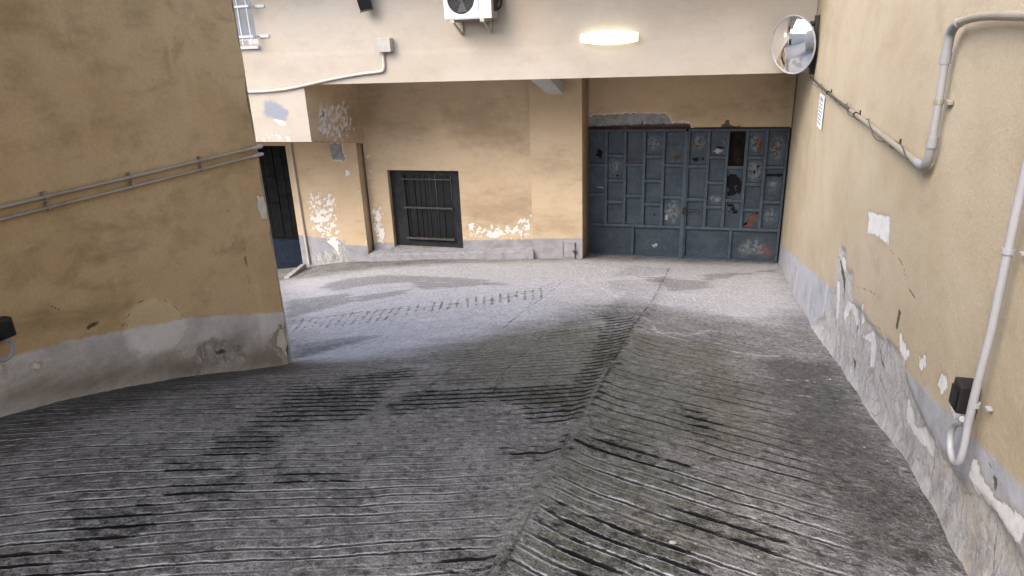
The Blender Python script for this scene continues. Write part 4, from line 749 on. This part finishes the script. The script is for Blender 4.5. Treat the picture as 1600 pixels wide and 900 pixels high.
for k in range(n):
    j = (k+1) % n; bm.faces.new((v0[k], v0[j], v1[j], v1[k])); bm.faces.new((v0[k], v2[k], v2[j], v0[j])); bm.faces.new((v1[k], v1[j], v3[j], v3[k]))
from_bm('fan_surround', bm, M['ac_white'], ac)
bm = bmesh.new(); add_box(bm, (X0+.001, Y0-.002, Z0+.001), (X1-.001, Y0+.019, Z0+.03), .003); add_box(bm, (X0+.001, Y0-.002, Z0+.031), (-3.432, Y0+.019, Z1-.001)); add_box(bm, (-2.958, Y0-.002, Z0+.031), (X1-.001, Y0+.019, Z1-.001), .004); add_box(bm, (-3.431, Y0-.002, 4.472), (-2.959, Y0+.019, Z1-.001))
for k in range(14): z = Z0+.07+k*.03; add_box(bm, (-2.94, Y0-.007, z), (X1-.02, Y0-.003, z+.012), .001)
from_bm('front_panel', bm, M['ac_white'], ac)
bm = bmesh.new()
for r in (.05, .09, .13, .165): add_tube(bm, [(fc[0]+r*math.cos(2*math.pi*k/32), Y0-.006, fc[1]+r*math.sin(2*math.pi*k/32)) for k in range(33)], .0018, 5, False)
for k in range(8): a = math.pi*k/4; add_tube(bm, [(fc[0], Y0-.006, fc[1]), (fc[0]+fr_*math.cos(a), Y0-.006, fc[1]+fr_*math.sin(a))], .002, 5)
from_bm('fan_grille', bm, M['bar'], ac)
bm = bmesh.new(); cv = [bm.verts.new((p[0]*1.0, Y0+.0175, p[1])) for p in circ]; bm.faces.new(cv); from_bm('fan_dark_disc', bm, M['black'], ac)  # flat black disc painted in for the dark hollow behind the fan
bm = bmesh.new()
for k in range(3):
    a = 2*math.pi*k/3+.4
    P = [(fc[0]+r*math.cos(a+b), Y0+.004+b*.012, fc[1]+r*math.sin(a+b)) for r, b in ((.03, 0), (.17, -.2), (.175, .55), (.04, .7))]
    bm.faces.new([bm.verts.new(p) for p in P])
add_tube(bm, [(fc[0], Y0-.002, fc[1]), (fc[0], Y0+.018, fc[1])], .035, 16); from_bm('fan', bm, M['fan'], ac)
for x in (-3.33, -2.92):
    bm = bmesh.new(); add_box(bm, (x-.02, 8.95, 3.955), (x+.02, YF-.003, 3.983), .002); add_box(bm, (x-.02, YF-.03, 3.80), (x+.02, YF-.003, 3.954), .002)
    add_prism(bm, [(8.955, 3.953), (8.99, 3.953), (YF-.031, 3.83), (YF-.031, 3.80)], 0, x-.012, x+.012); add_box(bm, (x-.028, 8.92, 3.945), (x+.028, 8.949, 3.984), .003); from_bm('bracket', bm, M['ac_side'], ac)
bm = bmesh.new(); add_tube(bm, smooth_path([(-2.788, 9.08, 4.12), (-2.74, 9.1, 4.10), (-2.73, 9.2, 4.2), (-2.72, 9.28, 4.5)]), .016, 8); add_tube(bm, smooth_path([(-2.788, 9.1, 4.2), (-2.75, 9.12, 4.19), (-2.74, 9.2, 4.3), (-2.75, 9.28, 4.5)]), .012, 8); add_box(bm, (-2.789, 9.03, 4.07), (-2.765, 9.14, 4.26), .004)
from_bm('pipework', bm, M['black'], ac)

# ------------------------------------------------------------------ small things on the facade
jb = thing('junction_box', (-4.49, YF, 3.72), 'square grey junction box on the cream facade where the cream conduit begins', 'junction box')
box('box_body', (-4.60, YF-.10, 3.625), (-4.375, YF-.002, 3.80), M['jbox'], jb, .006); box('cover', (-4.606, YF-.115, 3.62), (-4.37, YF-.101, 3.806), M['jbox'], jb, .004)
o = tube('conduit', smooth_path([(-4.535, YF-.03, 3.62), (-4.535, YF-.03, 3.47), (-4.545, YF-.03, 3.40), (-4.60, YF-.03, 3.36), (-4.9, YF-.03, 3.335), (-5.38, YF-.03, 3.275), (-5.87, YF-.03, 3.195), (-6.27, YF-.03, 3.14), (-6.77, YF-.03, 3.12), (-7.4, YF-.03, 3.13), (-8.2, YF-.03, 3.15)]), .021, M['cream_pipe'], base=(-4.535, YF, 3.62)); tag(o, 'cream cable conduit sagging along the bottom edge of the cream facade from the grey box', 'conduit')
fl = thing('floodlight', (-4.68, YF, 4.25), 'small black tilted floodlight at the top of the cream facade', 'floodlight')
Mf = Matrix.Translation((-4.68, 9.14, 4.30)) @ Matrix.Rotation(math.radians(-8), 4, 'Y') @ Matrix.Rotation(math.radians(14), 4, 'X')
bm = bmesh.new(); add_box(bm, (-.085, -.04, -.12), (.085, .04, .16), .01, Mf)
for k in range(5): add_box(bm, (-.07+k*.032, -.052, -.09), (-.062+k*.032, -.041, .15), .001, Mf)
from_bm('lamp_housing', bm, M['black'], fl); bm = bmesh.new(); add_box(bm, (-.086, -.056, -.140), (.086, .03, -.122), .003, Mf); from_bm('lip', bm, M['bar'], fl)
bm = bmesh.new(); add_box(bm, (-4.72, 9.17, 4.28), (-4.66, YF-.002, 4.33), .003); from_bm('bracket', bm, M['dark_steel'], fl)

# ------------------------------------------------------------------ pipes on the right wall
def rp(s, z, d=.035): return tuple(WD*s+WN*(WR-d)+ZV*z)
cd = thing('conduit', rp(3.05, 3.2), 'grey white conduit running from the mirror along the right wall, then up and away overhead', 'conduit')
tube('pipe', [rp(9.1, 3.16, .02), rp(6.7, 3.145, .03), rp(5.4, 3.148, .03)], [.010, .011, .012], M['cable'], cd)
tube('pipe', [rp(5.4, 3.148, .03), rp(4.8, 3.15, .03), rp(3.8, 3.155, .035), rp(3.2, 3.155, .035)], [.0125, .014, .0155, .0165], M['steel'], cd)
tube('elbow', smooth_path([rp(3.24, 3.155), rp(3.13, 3.158), rp(3.07, 3.185), rp(3.045, 3.26), rp(3.045, 3.29)]), .018, M['pvc'], cd, seg=12)
tube('pipe', [rp(3.045, 3.27), rp(3.05, 3.44), rp(3.06, 3.60)], .0145, M['pvc'], cd, seg=12)
tube('elbow', smooth_path([rp(3.058, 3.56), rp(3.06, 3.62), rp(3.05, 3.665), rp(3.0, 3.692), rp(2.95, 3.70)]), .0175, M['pvc'], cd, seg=12)
tube('pipe', smooth_path([rp(2.97, 3.698), rp(2.8, 3.712), rp(2.6, 3.716), rp(2.3, 3.71), rp(1.6, 3.70), rp(.2, 3.72), rp(-3, 3.75)]), .0145, M['steel'], cd, seg=12)
for s, z, v in ((3.045, 3.265, 1), (3.06, 3.575, 1)):
    bm = bmesh.new(); add_tube(bm, [rp(s, z-.02), rp(s, z+.02)], .0195, 14); from_bm('coupling', bm, M['pvc'], cd, smooth=True)
bm = bmesh.new(); add_tube(bm, [rp(3.05, 3.41), rp(3.05, 3.43)], .0175, 14); add_wbox(bm, 2.985, 3.05, WR-.02, WR-.002, 3.412, 3.428, .002); from_bm('clamp', bm, M['steel'], cd)
for s in (3.75, 5.1, 6.9):
    bm = bmesh.new(); add_tube(bm, [rp(s-.008, 3.152, .032), rp(s+.008, 3.152, .032)], .0185, 12); add_wbox(bm, s-.006, s+.006, WR-.012, WR-.002, 3.15, 3.18, .001); from_bm('clamp', bm, M['dark_steel'], cd)
pts_ = []
for i in range(260):
    s = 3.3+i*.0222; a = i*.14; rr = .024+.006*math.sin(i*.37); pts_.append(rp(s, 3.157+rr*math.sin(a)-.008*abs(math.sin(i*.05)), .036+rr*.8*math.cos(a)))
o = tube('cable', pts_, .0026, M['cable'], base=rp(3.3, 3.15), seg=5); tag(o, 'thin dark cable wound round the conduit leading to the mirror', 'cable')
dp = thing('downpipe', rp(2.095, 2.45), 'white cable pipe running down the right wall to a loop under the black box', 'pipe')
tube('pipe', [rp(2.065, 4.7, .04), rp(2.065, 3.28, .04), rp(2.063, 3.1, .04), rp(2.055, 2.9, .04), rp(2.055, 2.72, .045), rp(2.060, 2.58, .045)], 0.0115, M['white_pipe'], dp, seg=12)
tube('loop', smooth_path([rp(2.060, 2.60, .045), rp(2.053, 2.52, .045), rp(2.055, 2.465, .047), rp(2.080, 2.438, .05), rp(2.120, 2.438, .05), rp(2.155, 2.465, .05), rp(2.163, 2.50, .05), rp(2.145, 2.535, .05), rp(2.110, 2.56, .05), rp(2.090, 2.585, .05)]), .0105, M['white_pipe'], dp, seg=12)
for s, z in ((2.063, 3.12), (2.06, 2.655)):
    bm = bmesh.new(); add_tube(bm, [rp(s, z-.008, .04), rp(s, z+.006, .04)], .0155, 14); add_wbox(bm, s-.03, s-.01, WR-.018, WR-.002, z-.0035, z+.0035, .001); from_bm('clamp', bm, M['white_pipe'], dp)
bb = thing('photocell_box', rp(2.16, 2.62, 0), 'small black box on the right wall beside the white cable loop', 'box')
bm = bmesh.new(); add_wbox(bm, 2.135, 2.205, WR-.06, WR-.004, 2.575, 2.672, .009); from_bm('housing', bm, M['black'], bb); bm = bmesh.new(); add_wbox(bm, 2.14, 2.20, WR-.064, WR-.0605, 2.585, 2.65, .002); from_bm('lens', bm, M['shutter'], bb)
# notice
no = thing('notice', rp(7.55, 2.92, 0), 'small white paper notice with faded blue print on the right wall beneath the mirror cable', 'notice')
bm = bmesh.new(); add_wbox(bm, 7.33, 7.78, WR-.014, WR-.011, 2.76, 3.08); from_bm('sheet', bm, M['paper'], no)
bm = bmesh.new(); rng = random.Random(2)
add_wbox(bm, 7.42, 7.70, WR-.0165, WR-.0145, 3.015, 3.055); zc = 2.99
for k in range(6):
    s = 7.72; 
    while s > 7.46:
        w = rng.uniform(.03, .09); add_wbox(bm, max(s-w, 7.42), s, WR-.0165, WR-.0145, zc-.012, zc+.008); s -= w+.015
    zc -= .036
from_bm('print', bm, M['ink'], no)

# ------------------------------------------------------------------ pipes and box on the left wall
def lp(s, z, d=.022): return tuple(WD*s+WN*(WL+d)+ZV*z)
for k, (z, r, lab) in enumerate(((3.075, .011, 'upper of two parallel metal pipes running along the dark ochre wall'), (3.022, .009, 'lower and thinner of two parallel metal pipes on the dark ochre wall'))):
    pp = thing('wall_pipe', lp(3, z), lab, 'pipe', 'pipes along the left wall')
    tube('pipe', [lp(-3, z), lp(1, z), lp(2.2, z+.002), lp(3.0, z), lp(3.9, z+.001)], r, M['brown_pipe'], pp, seg=12)
    tube('end_elbow', smooth_path([lp(3.88, z), lp(3.95, z), lp(3.985, z+.001, .02), lp(4.0, z, -.06)]), r+.0015, M['jbox'], pp, seg=12)
    for s in (1.4, 2.36, 2.87, 3.40):
        bm = bmesh.new(); add_tube(bm, [lp(s-.012, z), lp(s+.012, z)], r+.003, 12); add_box(bm, tuple(np.array(lp(s, z, .014))-[.012, .01, .004]), tuple(np.array(lp(s, z, .014))+[.012, .01, .028])); from_bm('clamp', bm, M['brown_pipe'], pp)
pb = thing('photocell_box', lp(1.97, 2.54, 0), 'small black box at the left edge of the dark ochre wall', 'box')
Lm = WL
bm = bmesh.new(); add_wbox(bm, 1.93, 2.015, WL+.004, WL+.06, 2.50, 2.595, .009); from_bm('housing', bm, M['black'], pb); bm = bmesh.new(); add_wbox(bm, 1.94, 2.005, WL+.0605, WL+.064, 2.51, 2.57, .002); from_bm('lens', bm, M['shutter'], pb)
o = tube('cable_loop', smooth_path([lp(1.93, 2.60, .03), lp(1.945, 2.52, .05), lp(1.965, 2.495, .045), lp(1.985, 2.485, .04), lp(1.993, 2.455, .035), lp(1.982, 2.42, .035), lp(1.95, 2.40, .03), lp(1.915, 2.42, .03), lp(1.90, 2.5, .03), lp(1.90, 2.9, .03), lp(1.90, 3.6, .03)]), .0085, M['white_pipe'], base=lp(1.95, 2.4)); tag(o, 'loop of white cable hanging under the black box on the dark ochre wall', 'cable')

# ------------------------------------------------------------------ loose stones
rng = random.Random(11)
for k, (x, y) in enumerate(DATA['stones']):
    bm = bmesh.new(); bmesh.ops.create_icosphere(bm, subdivisions=2, radius=1); r = rng.uniform(.0035, .0075); z = float(fz(x, y))
    ax = (r*rng.uniform(.8, 1.7), r*rng.uniform(.7, 1.2), r*rng.uniform(.4, .7))
    for v in bm.verts:
        v.co = Vector((v.co.x*ax[0], v.co.y*ax[1], v.co.z*ax[2]))*(1+.25*(hash2(np.array([v.index]), np.array([k]), 3)[0]-.5)); v.co += Vector((x, y, z+ax[2]*.6))
    o = from_bm('stone', bm, M['pebble'], base=(x, y, z)); tag(o, 'small pale stone chip lying loose on the concrete ramp', 'stone', 'loose stone chips on the ramp')

rng = random.Random(23)
for k in range(34):
    s = 1.7+5.2*rng.random()**1.3; d = .02+.22*rng.random()**2; q = WD*s+WN*(WR-.045-d); bm = bmesh.new(); bmesh.ops.create_icosphere(bm, subdivisions=1, radius=1); r = rng.uniform(.003, .008)
    ax = (r*rng.uniform(.8, 1.8), r*rng.uniform(.7, 1.5), r*rng.uniform(.3, .7)); z = float(fz(q[0], q[1]))
    for v in bm.verts: v.co = Vector((v.co.x*ax[0], v.co.y*ax[1], v.co.z*ax[2]))*(1+.5*(hash2(np.array([v.index]), np.array([k]), 5)[0]-.5))+Vector((q[0], q[1], z+ax[2]*.6))
    o = from_bm('plaster_crumb', bm, M['crumb'], base=(q[0], q[1], z)); tag(o, 'crumb of fallen plaster lying along the foot of the peeling right wall', 'crumb', 'plaster crumbs at the foot of the right wall')

# ------------------------------------------------------------------ buildings round the court, out of frame: they bound the light and show in the mirror
nb = thing('court_building', (-25, 6, -.4), 'pale building closing the far left end of the court', 'building')
bm = bmesh.new(); add_box(bm, (-27, -8, -1), (-25, 24, 5)); from_bm('wall', bm, M['far_wall'], nb)
box('gate', (-24.99, 8, -.4), (-24.93, 11, 2.4), M['navy'], nb, .01)
sb = thing('street_building', (-1, -20, 2.3), 'pale building across the street behind the passage', 'building')
bm = bmesh.new(); add_box(bm, (-14, -24, 2), (12, -20, 5)); from_bm('wall', bm, M['far_wall'], sb)
